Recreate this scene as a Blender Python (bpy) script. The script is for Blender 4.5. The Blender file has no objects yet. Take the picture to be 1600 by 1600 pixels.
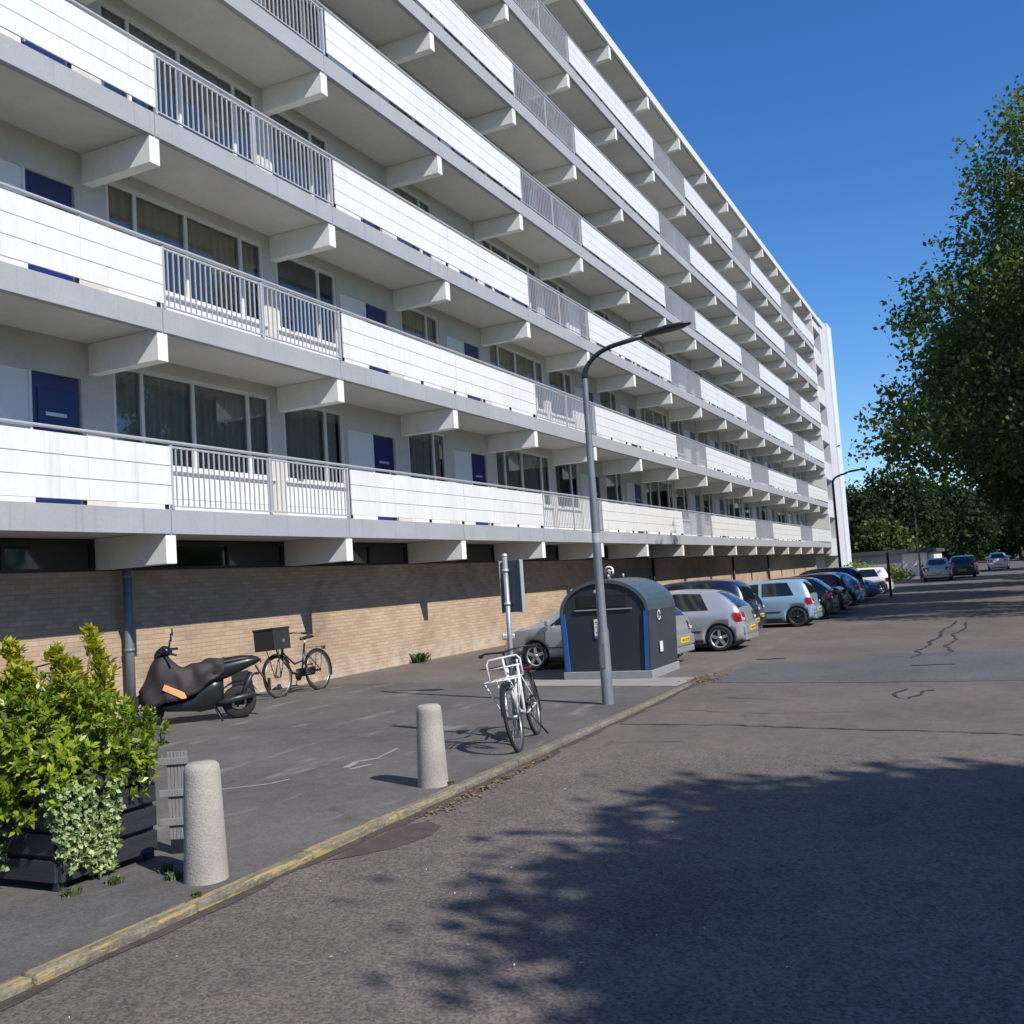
import bpy, bmesh, math, random
import numpy as np
from mathutils import Vector, Matrix
C = bpy.context.scene.collection
SC = bpy.context.scene
R = math.radians

# ------------------------------------------------------------------ camera, sky, sun, exposure
cam_d = bpy.data.cameras.new('camera'); cam = bpy.data.objects.new('camera', cam_d); C.objects.link(cam)
cam_d.sensor_fit = 'HORIZONTAL'; cam_d.sensor_width = 36.0; cam_d.lens = 1550.0/1600.0*36.0
cam_d.clip_start = 0.05; cam_d.clip_end = 3000
def cam_basis(yaw, pitch, roll):
    f = Vector((math.cos(yaw)*math.cos(pitch), math.sin(yaw)*math.cos(pitch), math.sin(pitch)))
    r0 = f.cross(Vector((0, 0, 1))).normalized(); u0 = r0.cross(f)
    r = math.cos(roll)*r0 + math.sin(roll)*u0
    u = -math.sin(roll)*r0 + math.cos(roll)*u0
    return r, u, f
cr, cu, cf = cam_basis(0.445129903, 0.0710690888, -0.0667240671)
m = Matrix((cr, cu, -cf)).transposed().to_4x4()
m.translation = Vector((-10.2005, -9.9938, 1.5708))
cam.matrix_world = m
SC.camera = cam
SC.render.resolution_x = 1024; SC.render.resolution_y = 1024

SUN = Vector((-0.5, -1.35, 1.29)).normalized()          # towards the sun
elev = math.asin(SUN.z); azim = math.atan2(SUN.x, SUN.y)
w = bpy.data.worlds.new('World'); SC.world = w; w.use_nodes = True
nt = w.node_tree; bg = nt.nodes['Background']
sky = nt.nodes.new('ShaderNodeTexSky'); sky.sky_type = 'NISHITA'; sky.sun_disc = False
sky.sun_elevation = elev; sky.sun_rotation = azim
sky.altitude = 0; sky.air_density = 1.0; sky.dust_density = 0.05; sky.ozone_density = 2.5
hs = nt.nodes.new('ShaderNodeHueSaturation'); hs.inputs['Saturation'].default_value = 1.28; hs.inputs['Hue'].default_value = 0.503
nt.links.new(sky.outputs[0], hs.inputs['Color']); mxs = nt.nodes.new('ShaderNodeVectorMath'); mxs.operation = 'MULTIPLY'; mxs.inputs[1].default_value = (.86, 1.02, 1.22)
nt.links.new(hs.outputs[0], mxs.inputs[0]); nt.links.new(mxs.outputs[0], bg.inputs[0]); bg.inputs[1].default_value = 0.103
sd = bpy.data.lights.new('sun', 'SUN'); sd.energy = 5.0; sd.angle = R(0.5); sd.color = (1.0, 0.94, 0.86)
so = bpy.data.objects.new('sun', sd); C.objects.link(so)
so.rotation_euler = SUN.to_track_quat('Z', 'Y').to_euler()
SC.view_settings.view_transform = 'Standard'; SC.view_settings.look = 'None'
SC.view_settings.exposure = 0.30; SC.view_settings.gamma = 1.0

# ------------------------------------------------------------------ helpers
def tag(o, label=None, cat=None, group=None, kind=None):
    if label: o['label'] = label
    if cat: o['category'] = cat
    if group: o['group'] = group
    if kind: o['kind'] = kind
    return o
def empty(name, loc=(0, 0, 0), rz=0.0):
    o = bpy.data.objects.new(name, None); C.objects.link(o); o.empty_display_size = 0.2
    o.location = loc; o.rotation_euler = (0, 0, rz); return o
def copy_tree(o, parent=None):
    c = o.copy(); C.objects.link(c); c.parent = parent
    for ch in list(o.children): copy_tree(ch, c)
    return c

class MB:
    def __init__(s): s.v = []; s.f = []; s.sm = []
    def add(s, vs, fs, smooth=False):
        b = len(s.v); s.v += [tuple(v) for v in vs]
        for f in fs: s.f.append(tuple(b+i for i in f)); s.sm.append(smooth)
        return s
    def box(s, x0, x1, y0, y1, z0, z1):
        return s.add([(x0,y0,z0),(x1,y0,z0),(x1,y1,z0),(x0,y1,z0),(x0,y0,z1),(x1,y0,z1),(x1,y1,z1),(x0,y1,z1)],
              [(0,3,2,1),(4,5,6,7),(0,1,5,4),(1,2,6,5),(2,3,7,6),(3,0,4,7)])
    def bbox(s, x0, x1, y0, y1, z0, z1, c=0.01):
        # box with bevelled edges
        bm = bmesh.new(); bmesh.ops.create_cube(bm, size=1)
        for v in bm.verts: v.co = Vector(((x0+x1)/2+v.co.x*(x1-x0), (y0+y1)/2+v.co.y*(y1-y0), (z0+z1)/2+v.co.z*(z1-z0)))
        bmesh.ops.bevel(bm, geom=list(bm.edges), offset=c, segments=2, affect='EDGES', profile=0.5)
        bm.verts.index_update()
        s.add([v.co[:] for v in bm.verts], [[v.index for v in f.verts] for f in bm.faces]); bm.free(); return s
    def tube(s, pts, r, n=8, caps=True, closed=False):
        pts = [Vector(p) for p in pts]; k = len(pts)
        rs = r if isinstance(r, (list, tuple)) else [r]*k
        up = None; vs = []
        for i, p in enumerate(pts):
            if closed: t = (pts[(i+1) % k]-pts[i-1])
            else: t = pts[min(i+1, k-1)]-pts[max(i-1, 0)]
            t.normalize()
            if up is None:
                up = Vector((0, 0, 1)) if abs(t.z) < .9 else Vector((1, 0, 0))
            a = t.cross(up)
            if a.length < 1e-6: a = t.cross(Vector((0, 1, 0)))
            a.normalize(); b = a.cross(t).normalized(); up = b
            for j in range(n):
                an = 2*math.pi*j/n; vs.append(p+(a*math.cos(an)+b*math.sin(an))*rs[i])
        fs = []
        for i in range(k if closed else k-1):
            i2 = (i+1) % k
            for j in range(n): fs.append((i*n+j, i*n+(j+1) % n, i2*n+(j+1) % n, i2*n+j))
        s.add(vs, fs, True)
        if caps and not closed:
            b0 = len(s.v)-len(vs)
            s.f.append(tuple(b0+j for j in range(n))[::-1]); s.sm.append(False)
            s.f.append(tuple(b0+(k-1)*n+j for j in range(n))); s.sm.append(False)
        return s
    def lathe(s, prof, c=(0, 0, 0), n=24, axis='z', a0=0, a1=2*math.pi, smooth=True):
        full = abs(a1-a0-2*math.pi) < 1e-6; m_ = n if full else n+1; vs = []
        for (r, h) in prof:
            for j in range(m_):
                a = a0+(a1-a0)*j/n; x, y = r*math.cos(a), r*math.sin(a)
                p = (x, y, h) if axis == 'z' else ((x, h, y) if axis == 'y' else (h, x, y))
                vs.append((c[0]+p[0], c[1]+p[1], c[2]+p[2]))
        fs = []
        for i in range(len(prof)-1):
            for j in range(n):
                j2 = (j+1) % m_; fs.append((i*m_+j, i*m_+j2, (i+1)*m_+j2, (i+1)*m_+j))
        return s.add(vs, fs, smooth)
    def prism(s, pts, o, u, v_, n_, d, smooth=False):
        # polygon pts (a,b) in plane o + a*u + b*v, extruded by n*d
        o, u, v_, n_ = Vector(o), Vector(u), Vector(v_), Vector(n_); k = len(pts)
        A = [o+u*a+v_*b for a, b in pts]; Bp = [p+n_*d for p in A]
        fs = [tuple(range(k))[::-1], tuple(range(k, 2*k))]
        for i in range(k): fs.append((i, (i+1) % k, k+(i+1) % k, k+i))
        return s.add(A+Bp, fs, smooth)
    def build(s, name, mat, parent=None, loc=None, smooth=None):
        me = bpy.data.meshes.new(name); me.from_pydata(s.v, [], s.f)
        sm = s.sm if smooth is None else [smooth]*len(s.f)
        me.polygons.foreach_set('use_smooth', sm)
        me.materials.append(mat); me.update()
        o = bpy.data.objects.new(name, me); C.objects.link(o)
        if parent: o.parent = parent
        if loc: o.location = loc
        return o
def fixn(o):
    bm = bmesh.new(); bm.from_mesh(o.data); bmesh.ops.remove_doubles(bm, verts=bm.verts, dist=1e-5)
    bmesh.ops.recalc_face_normals(bm, faces=bm.faces); bm.to_mesh(o.data); bm.free(); return o

# ------------------------------------------------------------------ materials
def N(nt, t, **kw):
    n = nt.nodes.new(t)
    for k, v in kw.items(): setattr(n, k, v)
    return n
def mat(name, col, rough=0.6, metal=0.0, var=0.0, vscale=2.0, var2=0.0, v2scale=30.0, bump=0.0, bscale=40.0, coat=0.0,
        spec=0.5, detail=6.0, col2=None, stretch=None, rvar=0.0):
    m = bpy.data.materials.new(name); m.use_nodes = True; nt = m.node_tree; b = nt.nodes['Principled BSDF']
    b.inputs['Roughness'].default_value = rough; b.inputs['Metallic'].default_value = metal
    b.inputs['Specular IOR Level'].default_value = spec
    if coat: b.inputs['Coat Weight'].default_value = coat; b.inputs['Coat Roughness'].default_value = 0.05
    L = nt.links; tc = N(nt, 'ShaderNodeNewGeometry')
    src = tc.outputs['Position']
    if stretch:
        mp = N(nt, 'ShaderNodeMapping'); mp.inputs['Scale'].default_value = stretch; L.new(src, mp.inputs[0]); src = mp.outputs[0]
    c = col+(1,)
    last = None
    if var or var2:
        rgb = N(nt, 'ShaderNodeRGB'); rgb.outputs[0].default_value = c; last = rgb.outputs[0]
        for (amt, sc_) in ((var, vscale), (var2, v2scale)):
            if not amt: continue
            n = N(nt, 'ShaderNodeTexNoise'); n.inputs['Scale'].default_value = sc_; n.inputs['Detail'].default_value = detail
            n.inputs['Roughness'].default_value = .6
            L.new(src, n.inputs['Vector'])
            mr = N(nt, 'ShaderNodeMapRange'); mr.inputs[1].default_value = .3; mr.inputs[2].default_value = .7
            mr.inputs[3].default_value = 1-amt; mr.inputs[4].default_value = 1+amt; L.new(n.outputs[0], mr.inputs[0])
            if col2 and sc_ == vscale:
                mx = N(nt, 'ShaderNodeMix', data_type='RGBA'); mr2 = N(nt, 'ShaderNodeMapRange')
                mr2.inputs[1].default_value = .45; mr2.inputs[2].default_value = .68; L.new(n.outputs[0], mr2.inputs[0])
                L.new(mr2.outputs[0], mx.inputs[0]); L.new(last, mx.inputs[6]); mx.inputs[7].default_value = col2+(1,); last = mx.outputs[2]
            else:
                mx = N(nt, 'ShaderNodeVectorMath', operation='SCALE'); L.new(last, mx.inputs[0]); L.new(mr.outputs[0], mx.inputs['Scale']); last = mx.outputs[0]
        L.new(last, b.inputs['Base Color'])
    else: b.inputs['Base Color'].default_value = c
    if bump:
        n = N(nt, 'ShaderNodeTexNoise'); n.inputs['Scale'].default_value = bscale; n.inputs['Detail'].default_value = 5
        L.new(src, n.inputs['Vector']); bp = N(nt, 'ShaderNodeBump'); bp.inputs['Strength'].default_value = bump; bp.inputs['Distance'].default_value = .01
        L.new(n.outputs[0], bp.inputs['Height']); L.new(bp.outputs[0], b.inputs['Normal'])
    m['last'] = 0
    return m

M = {}
M['panel'] = mat('white_enamel', (.67, .67, .655), .35, var=.05, vscale=1.2, var2=.035, v2scale=14, stretch=(1, 1, .25), bump=.06, bscale=9)
M['soffit'] = mat('painted_soffit', (.54, .535, .50), .85, var=.07, vscale=.9, var2=.04, v2scale=9, bump=.1, bscale=25)
M['beam'] = mat('painted_beam', (.70, .70, .67), .75, var=.05, vscale=2.3, var2=.04, v2scale=20, bump=.15, bscale=30)
M['wallpaint'] = mat('gallery_wall_paint', (.50, .48, .43), .8, var=.08, vscale=1.3, var2=.04, v2scale=12)
M['whitepaint'] = mat('white_paint', (.68, .69, .69), .5, var=.04, vscale=2)
M['frame'] = mat('window_frame_paint', (.62, .62, .59), .5, var=.05, vscale=3)
M['bluedoor'] = mat('blue_door_paint', (.012, .022, .11), .35, var=.1, vscale=3)
M['rail'] = mat('grey_rail_metal', (.50, .51, .52), .4, metal=.4, var=.06, vscale=5)
M['railbar'] = mat('railing_bar_paint', (.42, .43, .46), .45, metal=.2, var=.08, vscale=6)
M['darkmetal'] = mat('dark_metal', (.03, .032, .036), .4, metal=.3, var=.1)
M['black'] = mat('black_plastic', (.012, .012, .013), .5, var=.2, vscale=6)
M['rubber'] = mat('tyre_rubber', (.018, .018, .018), .85, var=.2, vscale=20)
M['concrete'] = mat('bollard_concrete', (.31, .29, .255), .9, var=.14, vscale=5, var2=.12, v2scale=60, bump=.5, bscale=90)
M['galv'] = mat('galvanised_steel', (.30, .33, .35), .5, metal=.5, var=.15, vscale=4, var2=.1, v2scale=30)
M['galvdark'] = mat('grey_painted_post', (.17, .19, .21), .5, metal=.3, var=.15, vscale=4)
M['alu'] = mat('bright_aluminium', (.62, .63, .64), .35, metal=.6, var=.06)
M['signback'] = mat('dark_sign_back', (.045, .07, .10), .5, var=.15, vscale=3)
M['bindark'] = mat('container_dark_plastic', (.014, .023, .032), .6, var=.12, vscale=2.5, var2=.08, v2scale=40)
M['binside'] = mat('container_side_plastic', (.034, .040, .05), .55, var=.12, vscale=3, var2=.1, v2scale=30)
M['binroof'] = mat('container_roof_steel', (.075, .105, .13), .38, metal=.3, var=.12, vscale=3)
M['binblue'] = mat('container_blue', (.018, .085, .27), .45, var=.1, vscale=4)
M['bingrey'] = mat('container_plinth', (.22, .24, .24), .7, var=.12, vscale=5, bump=.2)
M['slab'] = mat('light_concrete_slab', (.25, .24, .225), .9, var=.12, vscale=1.5, var2=.1, v2scale=40, bump=.3, bscale=60)
M['glassdark'] = mat('car_glass', (.010, .014, .016), .06, spec=.8)
M['red'] = mat('tail_light_red', (.24, .008, .012), .15, coat=.6)
M['lens'] = mat('clear_lens', (.62, .64, .66), .12, coat=.5)
M['yplate'] = mat('yellow_plate', (.75, .48, .02), .4)
M['rimsil'] = mat('alloy_rim', (.45, .46, .47), .3, metal=.6)
M['rimdark'] = mat('steel_rim', (.035, .035, .037), .45, metal=.4)
M['planter'] = mat('black_stained_planks', (.020, .022, .028), .6, var=.25, vscale=4, var2=.2, v2scale=30, bump=.3, bscale=30, stretch=(1, 1, 6))
M['oldwood'] = mat('weathered_grey_board', (.19, .185, .185), .85, var=.12, vscale=6, var2=.1, v2scale=50, stretch=(3, 3, .5), bump=.3)
M['soil'] = mat('soil', (.035, .025, .018), .95, var=.3, vscale=15, bump=.6)
M['bark'] = mat('bark', (.11, .085, .06), .95, var=.3, vscale=6, bump=.8, bscale=25, stretch=(1, 1, .3))
M['stem'] = mat('green_stem', (.10, .09, .04), .8)
M['cover'] = mat('brown_scooter_cover', (.028, .021, .023), .75, var=.3, vscale=5, bump=.3, bscale=12)
M['scblack'] = mat('scooter_black_plastic', (.010, .011, .012), .35, coat=.3)
M['orange'] = mat('orange_panel', (.75, .36, .16), .5)
M['mirror'] = mat('mirror_glass', (.45, .62, .95), .05, metal=1.0)
M['bikewhite'] = mat('white_bike_paint', (.62, .62, .62), .35, coat=.2)
M['bikeblack'] = mat('black_bike_paint', (.015, .015, .017), .35)
M['chrome'] = mat('spoke_steel', (.30, .30, .30), .35, metal=.8)
M['crate'] = mat('black_crate', (.02, .02, .022), .65, var=.2, vscale=12)
M['room'] = mat('room_interior', (.26, .25, .23), .9, var=.3, vscale=.8)
M['curtain'] = mat('beige_curtain', (.58, .44, .29), .9, var=.12, vscale=2)
M['curtain2'] = mat('pale_net_curtain', (.50, .47, .42), .9, var=.1, vscale=2)
M['roofing'] = mat('bitumen_roof', (.06, .06, .065), .9, var=.2)
M['garage'] = mat('garage_wall_render', (.32, .31, .30), .9, var=.1, vscale=.5, var2=.06, v2scale=5)
M['garagew'] = mat('garage_door_cream', (.62, .60, .54), .7, var=.06, vscale=1)
M['pierw'] = mat('white_tower_cladding', (.60, .64, .68), .6, var=.05, vscale=.3)
M['towergrey'] = mat('grey_tower_wall', (.50, .51, .53), .8, var=.07, vscale=.5)
M['seam'] = mat('dark_joint', (.05, .05, .05), .9)
M['leaflit'] = mat('dry_leaf_litter', (.17, .11, .055), .9, var=.4, vscale=30)
M['palebit'] = mat('pale_litter', (.75, .74, .70), .8)
M['grit'] = mat('gutter_grit', (.060, .050, .040), .95, var=.35, vscale=9, var2=.4, v2scale=80, bump=.8, bscale=90)
M['iron'] = mat('rusty_iron_cover', (.065, .050, .045), .7, var=.25, vscale=8, var2=.2, v2scale=50, bump=.4)

def add_streaks(m, sc_, dark, lo, hi):
    nt = m.node_tree; b = nt.nodes['Principled BSDF']; L = nt.links; src = b.inputs['Base Color'].links[0].from_socket
    g = N(nt, 'ShaderNodeNewGeometry'); mp = N(nt, 'ShaderNodeMapping'); mp.inputs['Scale'].default_value = sc_; L.new(g.outputs['Position'], mp.inputs[0])
    n = N(nt, 'ShaderNodeTexNoise'); n.inputs['Scale'].default_value = 1.7; n.inputs['Detail'].default_value = 9; n.inputs['Roughness'].default_value = .65; L.new(mp.outputs[0], n.inputs['Vector'])
    mr = N(nt, 'ShaderNodeMapRange'); mr.inputs[1].default_value = lo; mr.inputs[2].default_value = hi; L.new(n.outputs[0], mr.inputs[0])
    mx = N(nt, 'ShaderNodeMix', data_type='RGBA', blend_type='MULTIPLY'); L.new(mr.outputs[0], mx.inputs[0]); L.new(src, mx.inputs[6]); mx.inputs[7].default_value = (dark, dark*.985, dark*.94, 1)
    L.new(mx.outputs[2], b.inputs['Base Color'])
def fascia_mat():
    m = mat('concrete_fascia', (.31, .32, .34), .8, var=.07, vscale=.8, var2=.05, v2scale=25, bump=.15, bscale=40)
    nt = m.node_tree; b = nt.nodes['Principled BSDF']; L = nt.links
    src = b.inputs['Base Color'].links[0].from_socket
    g = N(nt, 'ShaderNodeNewGeometry'); mp = N(nt, 'ShaderNodeMapping'); mp.inputs['Scale'].default_value = (7, 1, .35); L.new(g.outputs['Position'], mp.inputs[0])
    n = N(nt, 'ShaderNodeTexNoise'); n.inputs['Scale'].default_value = 1.5; n.inputs['Detail'].default_value = 6; L.new(mp.outputs[0], n.inputs['Vector'])
    mr = N(nt, 'ShaderNodeMapRange'); mr.inputs[1].default_value = .58; mr.inputs[2].default_value = .78; mr.inputs[3].default_value = 1; mr.inputs[4].default_value = .72
    L.new(n.outputs[0], mr.inputs[0]); s = N(nt, 'ShaderNodeVectorMath', operation='SCALE'); L.new(src, s.inputs[0]); L.new(mr.outputs[0], s.inputs['Scale'])
    L.new(s.outputs[0], b.inputs['Base Color']); return m
M['fascia'] = fascia_mat()
add_streaks(M['panel'], (5, 1, .28), .80, .52, .80)
add_streaks(M['beam'], (9, 4, .5), .86, .55, .8)

def brick_mat():
    m = bpy.data.materials.new('yellow_brick'); m.use_nodes = True; nt = m.node_tree; L = nt.links; b = nt.nodes['Principled BSDF']
    b.inputs['Roughness'].default_value = .9
    g = N(nt, 'ShaderNodeNewGeometry'); sp = N(nt, 'ShaderNodeSeparateXYZ'); L.new(g.outputs['Position'], sp.inputs[0])
    cb = N(nt, 'ShaderNodeCombineXYZ'); L.new(sp.outputs[0], cb.inputs[0]); L.new(sp.outputs[2], cb.inputs[1])
    br = N(nt, 'ShaderNodeTexBrick'); L.new(cb.outputs[0], br.inputs['Vector'])
    br.inputs['Scale'].default_value = 1.0; br.inputs['Brick Width'].default_value = .22; br.inputs['Row Height'].default_value = .068
    br.inputs['Mortar Size'].default_value = .0065; br.inputs['Mortar Smooth'].default_value = .3; br.inputs['Bias'].default_value = -.2
    br.inputs['Color1'].default_value = (.42, .315, .215, 1); br.inputs['Color2'].default_value = (.33, .235, .158, 1); br.inputs['Mortar'].default_value = (.30, .235, .18, 1)
    n = N(nt, 'ShaderNodeTexNoise'); n.inputs['Scale'].default_value = .9; n.inputs['Detail'].default_value = 7; L.new(g.outputs['Position'], n.inputs['Vector'])
    mr = N(nt, 'ShaderNodeMapRange'); mr.inputs[1].default_value = .3; mr.inputs[2].default_value = .7; mr.inputs[3].default_value = .84; mr.inputs[4].default_value = 1.14; L.new(n.outputs[0], mr.inputs[0])
    s = N(nt, 'ShaderNodeVectorMath', operation='SCALE'); L.new(br.outputs[0], s.inputs[0]); L.new(mr.outputs[0], s.inputs['Scale'])
    # salt bloom and splash dirt low on the wall
    n2 = N(nt, 'ShaderNodeTexNoise'); n2.inputs['Scale'].default_value = 3.0; n2.inputs['Detail'].default_value = 8; L.new(g.outputs['Position'], n2.inputs['Vector'])
    zf = N(nt, 'ShaderNodeMapRange'); zf.inputs[1].default_value = .05; zf.inputs[2].default_value = .6; zf.inputs[3].default_value = .75; zf.inputs[4].default_value = 0; L.new(sp.outputs[2], zf.inputs[0])
    mu = N(nt, 'ShaderNodeMath', operation='MULTIPLY'); mr2 = N(nt, 'ShaderNodeMapRange'); mr2.inputs[1].default_value = .42; mr2.inputs[2].default_value = .62; L.new(n2.outputs[0], mr2.inputs[0])
    L.new(mr2.outputs[0], mu.inputs[0]); L.new(zf.outputs[0], mu.inputs[1])
    mx = N(nt, 'ShaderNodeMix', data_type='RGBA'); L.new(mu.outputs[0], mx.inputs[0]); L.new(s.outputs[0], mx.inputs[6]); mx.inputs[7].default_value = (.47, .41, .36, 1)
    n6 = N(nt, 'ShaderNodeTexNoise'); n6.inputs['Scale'].default_value = .7; n6.inputs['Detail'].default_value = 9; n6.inputs['Distortion'].default_value = .8; L.new(g.outputs['Position'], n6.inputs['Vector'])
    mr6 = N(nt, 'ShaderNodeMapRange'); mr6.inputs[1].default_value = .55; mr6.inputs[2].default_value = .72; mr6.inputs[3].default_value = 1; mr6.inputs[4].default_value = .74; L.new(n6.outputs[0], mr6.inputs[0])
    s6 = N(nt, 'ShaderNodeVectorMath', operation='SCALE'); L.new(mx.outputs[2], s6.inputs[0]); L.new(mr6.outputs[0], s6.inputs['Scale'])
    L.new(s6.outputs[0], b.inputs['Base Color'])
    bp = N(nt, 'ShaderNodeBump'); bp.inputs['Strength'].default_value = .5; bp.inputs['Distance'].default_value = .01; bp.invert = True
    L.new(br.outputs['Fac'], bp.inputs['Height']); L.new(bp.outputs[0], b.inputs['Normal'])
    return m
M['brick'] = brick_mat()

def asphalt(name, c1, c2, speck=.5, coarse_x=None, streaks=0.0, bump=.5):
    m = bpy.data.materials.new(name); m.use_nodes = True; nt = m.node_tree; L = nt.links; b = nt.nodes['Principled BSDF']
    b.inputs['Roughness'].default_value = .88; b.inputs['Specular IOR Level'].default_value = .3
    g = N(nt, 'ShaderNodeNewGeometry'); P = g.outputs['Position']
    n = N(nt, 'ShaderNodeTexNoise'); n.inputs['Scale'].default_value = .55; n.inputs['Detail'].default_value = 8; n.inputs['Roughness'].default_value = .62; L.new(P, n.inputs['Vector'])
    mr = N(nt, 'ShaderNodeMapRange'); mr.inputs[1].default_value = .35; mr.inputs[2].default_value = .68; L.new(n.outputs[0], mr.inputs[0])
    mx = N(nt, 'ShaderNodeMix', data_type='RGBA'); L.new(mr.outputs[0], mx.inputs[0]); mx.inputs[6].default_value = c1+(1,); mx.inputs[7].default_value = c2+(1,)
    col = mx.outputs[2]
    # aggregate
    v = N(nt, 'ShaderNodeTexVoronoi'); v.inputs['Scale'].default_value = 75; L.new(P, v.inputs['Vector'])
    bw = N(nt, 'ShaderNodeRGBToBW'); L.new(v.outputs['Color'], bw.inputs[0])
    pw = N(nt, 'ShaderNodeMapRange'); pw.inputs[1].default_value = .15; pw.inputs[2].default_value = .85; pw.inputs[3].default_value = 1-speck; pw.inputs[4].default_value = 1+speck*1.15; L.new(bw.outputs[0], pw.inputs[0])
    fac = pw.outputs[0]
    if coarse_x is not None:
        sp = N(nt, 'ShaderNodeSeparateXYZ'); L.new(P, sp.inputs[0])
        cx = N(nt, 'ShaderNodeMapRange'); cx.inputs[1].default_value = coarse_x-.5; cx.inputs[2].default_value = coarse_x+.4; cx.inputs[3].default_value = 1.0; cx.inputs[4].default_value = .35; L.new(sp.outputs[0], cx.inputs[0])
        m1 = N(nt, 'ShaderNodeMix', data_type='FLOAT'); m1.inputs[2].default_value = 1.0; L.new(cx.outputs[0], m1.inputs[0]); L.new(fac, m1.inputs[3]); fac = m1.outputs[0]
    s = N(nt, 'ShaderNodeVectorMath', operation='SCALE'); L.new(col, s.inputs[0]); L.new(fac, s.inputs['Scale']); col = s.outputs[0]
    n5 = N(nt, 'ShaderNodeTexNoise'); n5.inputs['Scale'].default_value = 1.6; n5.inputs['Detail'].default_value = 7; n5.inputs['Roughness'].default_value = .65; n5.inputs['Distortion'].default_value = .6; L.new(P, n5.inputs['Vector'])
    mr5 = N(nt, 'ShaderNodeMapRange'); mr5.inputs[1].default_value = .60; mr5.inputs[2].default_value = .70; mr5.inputs[3].default_value = 1; mr5.inputs[4].default_value = .70; L.new(n5.outputs[0], mr5.inputs[0])
    s5 = N(nt, 'ShaderNodeVectorMath', operation='SCALE'); L.new(col, s5.inputs[0]); L.new(mr5.outputs[0], s5.inputs['Scale']); col = s5.outputs[0]
    # fine dirt
    n3 = N(nt, 'ShaderNodeTexNoise'); n3.inputs['Scale'].default_value = 6; n3.inputs['Detail'].default_value = 10; n3.inputs['Roughness'].default_value = .7; L.new(P, n3.inputs['Vector'])
    mr3 = N(nt, 'ShaderNodeMapRange'); mr3.inputs[1].default_value = .3; mr3.inputs[2].default_value = .7; mr3.inputs[3].default_value = .86; mr3.inputs[4].default_value = 1.14; L.new(n3.outputs[0], mr3.inputs[0])
    s3 = N(nt, 'ShaderNodeVectorMath', operation='SCALE'); L.new(col, s3.inputs[0]); L.new(mr3.outputs[0], s3.inputs['Scale']); col = s3.outputs[0]
    if streaks:
        mp = N(nt, 'ShaderNodeMapping'); mp.inputs['Scale'].default_value = (.55, 2.0, 1); mp.inputs['Rotation'].default_value = (0, 0, R(24)); L.new(P, mp.inputs[0])
        n4 = N(nt, 'ShaderNodeTexNoise'); n4.inputs['Scale'].default_value = 1.3; n4.inputs['Detail'].default_value = 9; n4.inputs['Roughness'].default_value = .6; L.new(mp.outputs[0], n4.inputs['Vector'])
        mr4 = N(nt, 'ShaderNodeMapRange'); mr4.inputs[1].default_value = .58; mr4.inputs[2].default_value = .72; mr4.inputs[4].default_value = streaks; L.new(n4.outputs[0], mr4.inputs[0])
        m4 = N(nt, 'ShaderNodeMix', data_type='RGBA'); L.new(mr4.outputs[0], m4.inputs[0]); L.new(col, m4.inputs[6]); m4.inputs[7].default_value = (.30, .28, .26, 1); col = m4.outputs[2]
    L.new(col, b.inputs['Base Color'])
    bp = N(nt, 'ShaderNodeBump'); bp.inputs['Strength'].default_value = bump; bp.inputs['Distance'].default_value = .006
    L.new(bw.outputs[0], bp.inputs['Height']); L.new(bp.outputs[0], b.inputs['Normal'])
    return m
M['road'] = asphalt('road_asphalt', (.098, .085, .076), (.138, .120, .108), .36, coarse_x=-1.2)
M['pave'] = asphalt('pavement_asphalt', (.080, .076, .073), (.122, .116, .109), .16, streaks=.6, bump=.25)
M['park'] = asphalt('parking_asphalt', (.115, .100, .090), (.150, .130, .116), .2, streaks=.3)
M['patch'] = asphalt('new_asphalt_patch', (.078, .080, .087), (.105, .105, .110), .2, bump=.3)
M['tar'] = mat('tar', (.035, .034, .035), .6, var=.2, vscale=20)
M['ground'] = mat('dry_grass_ground', (.07, .075, .035), .95, var=.3, vscale=1, var2=.3, v2scale=20)

def kerb_mat():
    m = mat('worn_yellow_kerb', (.15, .135, .105), .9, var=.3, vscale=5, var2=.3, v2scale=40, bump=.8)
    nt = m.node_tree; b = nt.nodes['Principled BSDF']; L = nt.links; src = b.inputs['Base Color'].links[0].from_socket
    g = N(nt, 'ShaderNodeNewGeometry'); n = N(nt, 'ShaderNodeTexNoise'); n.inputs['Scale'].default_value = 6; n.inputs['Detail'].default_value = 11; n.inputs['Roughness'].default_value = .78
    mp = N(nt, 'ShaderNodeMapping'); mp.inputs['Scale'].default_value = (.45, 3.2, 3.2); L.new(g.outputs['Position'], mp.inputs[0]); L.new(mp.outputs[0], n.inputs['Vector'])
    sp = N(nt, 'ShaderNodeSeparateXYZ'); L.new(g.outputs['Position'], sp.inputs[0])
    fx = N(nt, 'ShaderNodeMapRange'); fx.inputs[1].default_value = -4.2; fx.inputs[2].default_value = -1.5; fx.inputs[3].default_value = .03; fx.inputs[4].default_value = -.10; L.new(sp.outputs[0], fx.inputs[0])
    ad = N(nt, 'ShaderNodeMath', operation='ADD'); L.new(n.outputs[0], ad.inputs[0]); L.new(fx.outputs[0], ad.inputs[1])
    mr = N(nt, 'ShaderNodeMapRange'); mr.inputs[1].default_value = .525; mr.inputs[2].default_value = .575; L.new(ad.outputs[0], mr.inputs[0])
    mx = N(nt, 'ShaderNodeMix', data_type='RGBA'); L.new(mr.outputs[0], mx.inputs[0]); L.new(src, mx.inputs[6]); mx.inputs[7].default_value = (.31, .235, .09, 1)
    L.new(mx.outputs[2], b.inputs['Base Color']); return m
M['kerb'] = kerb_mat()

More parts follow.
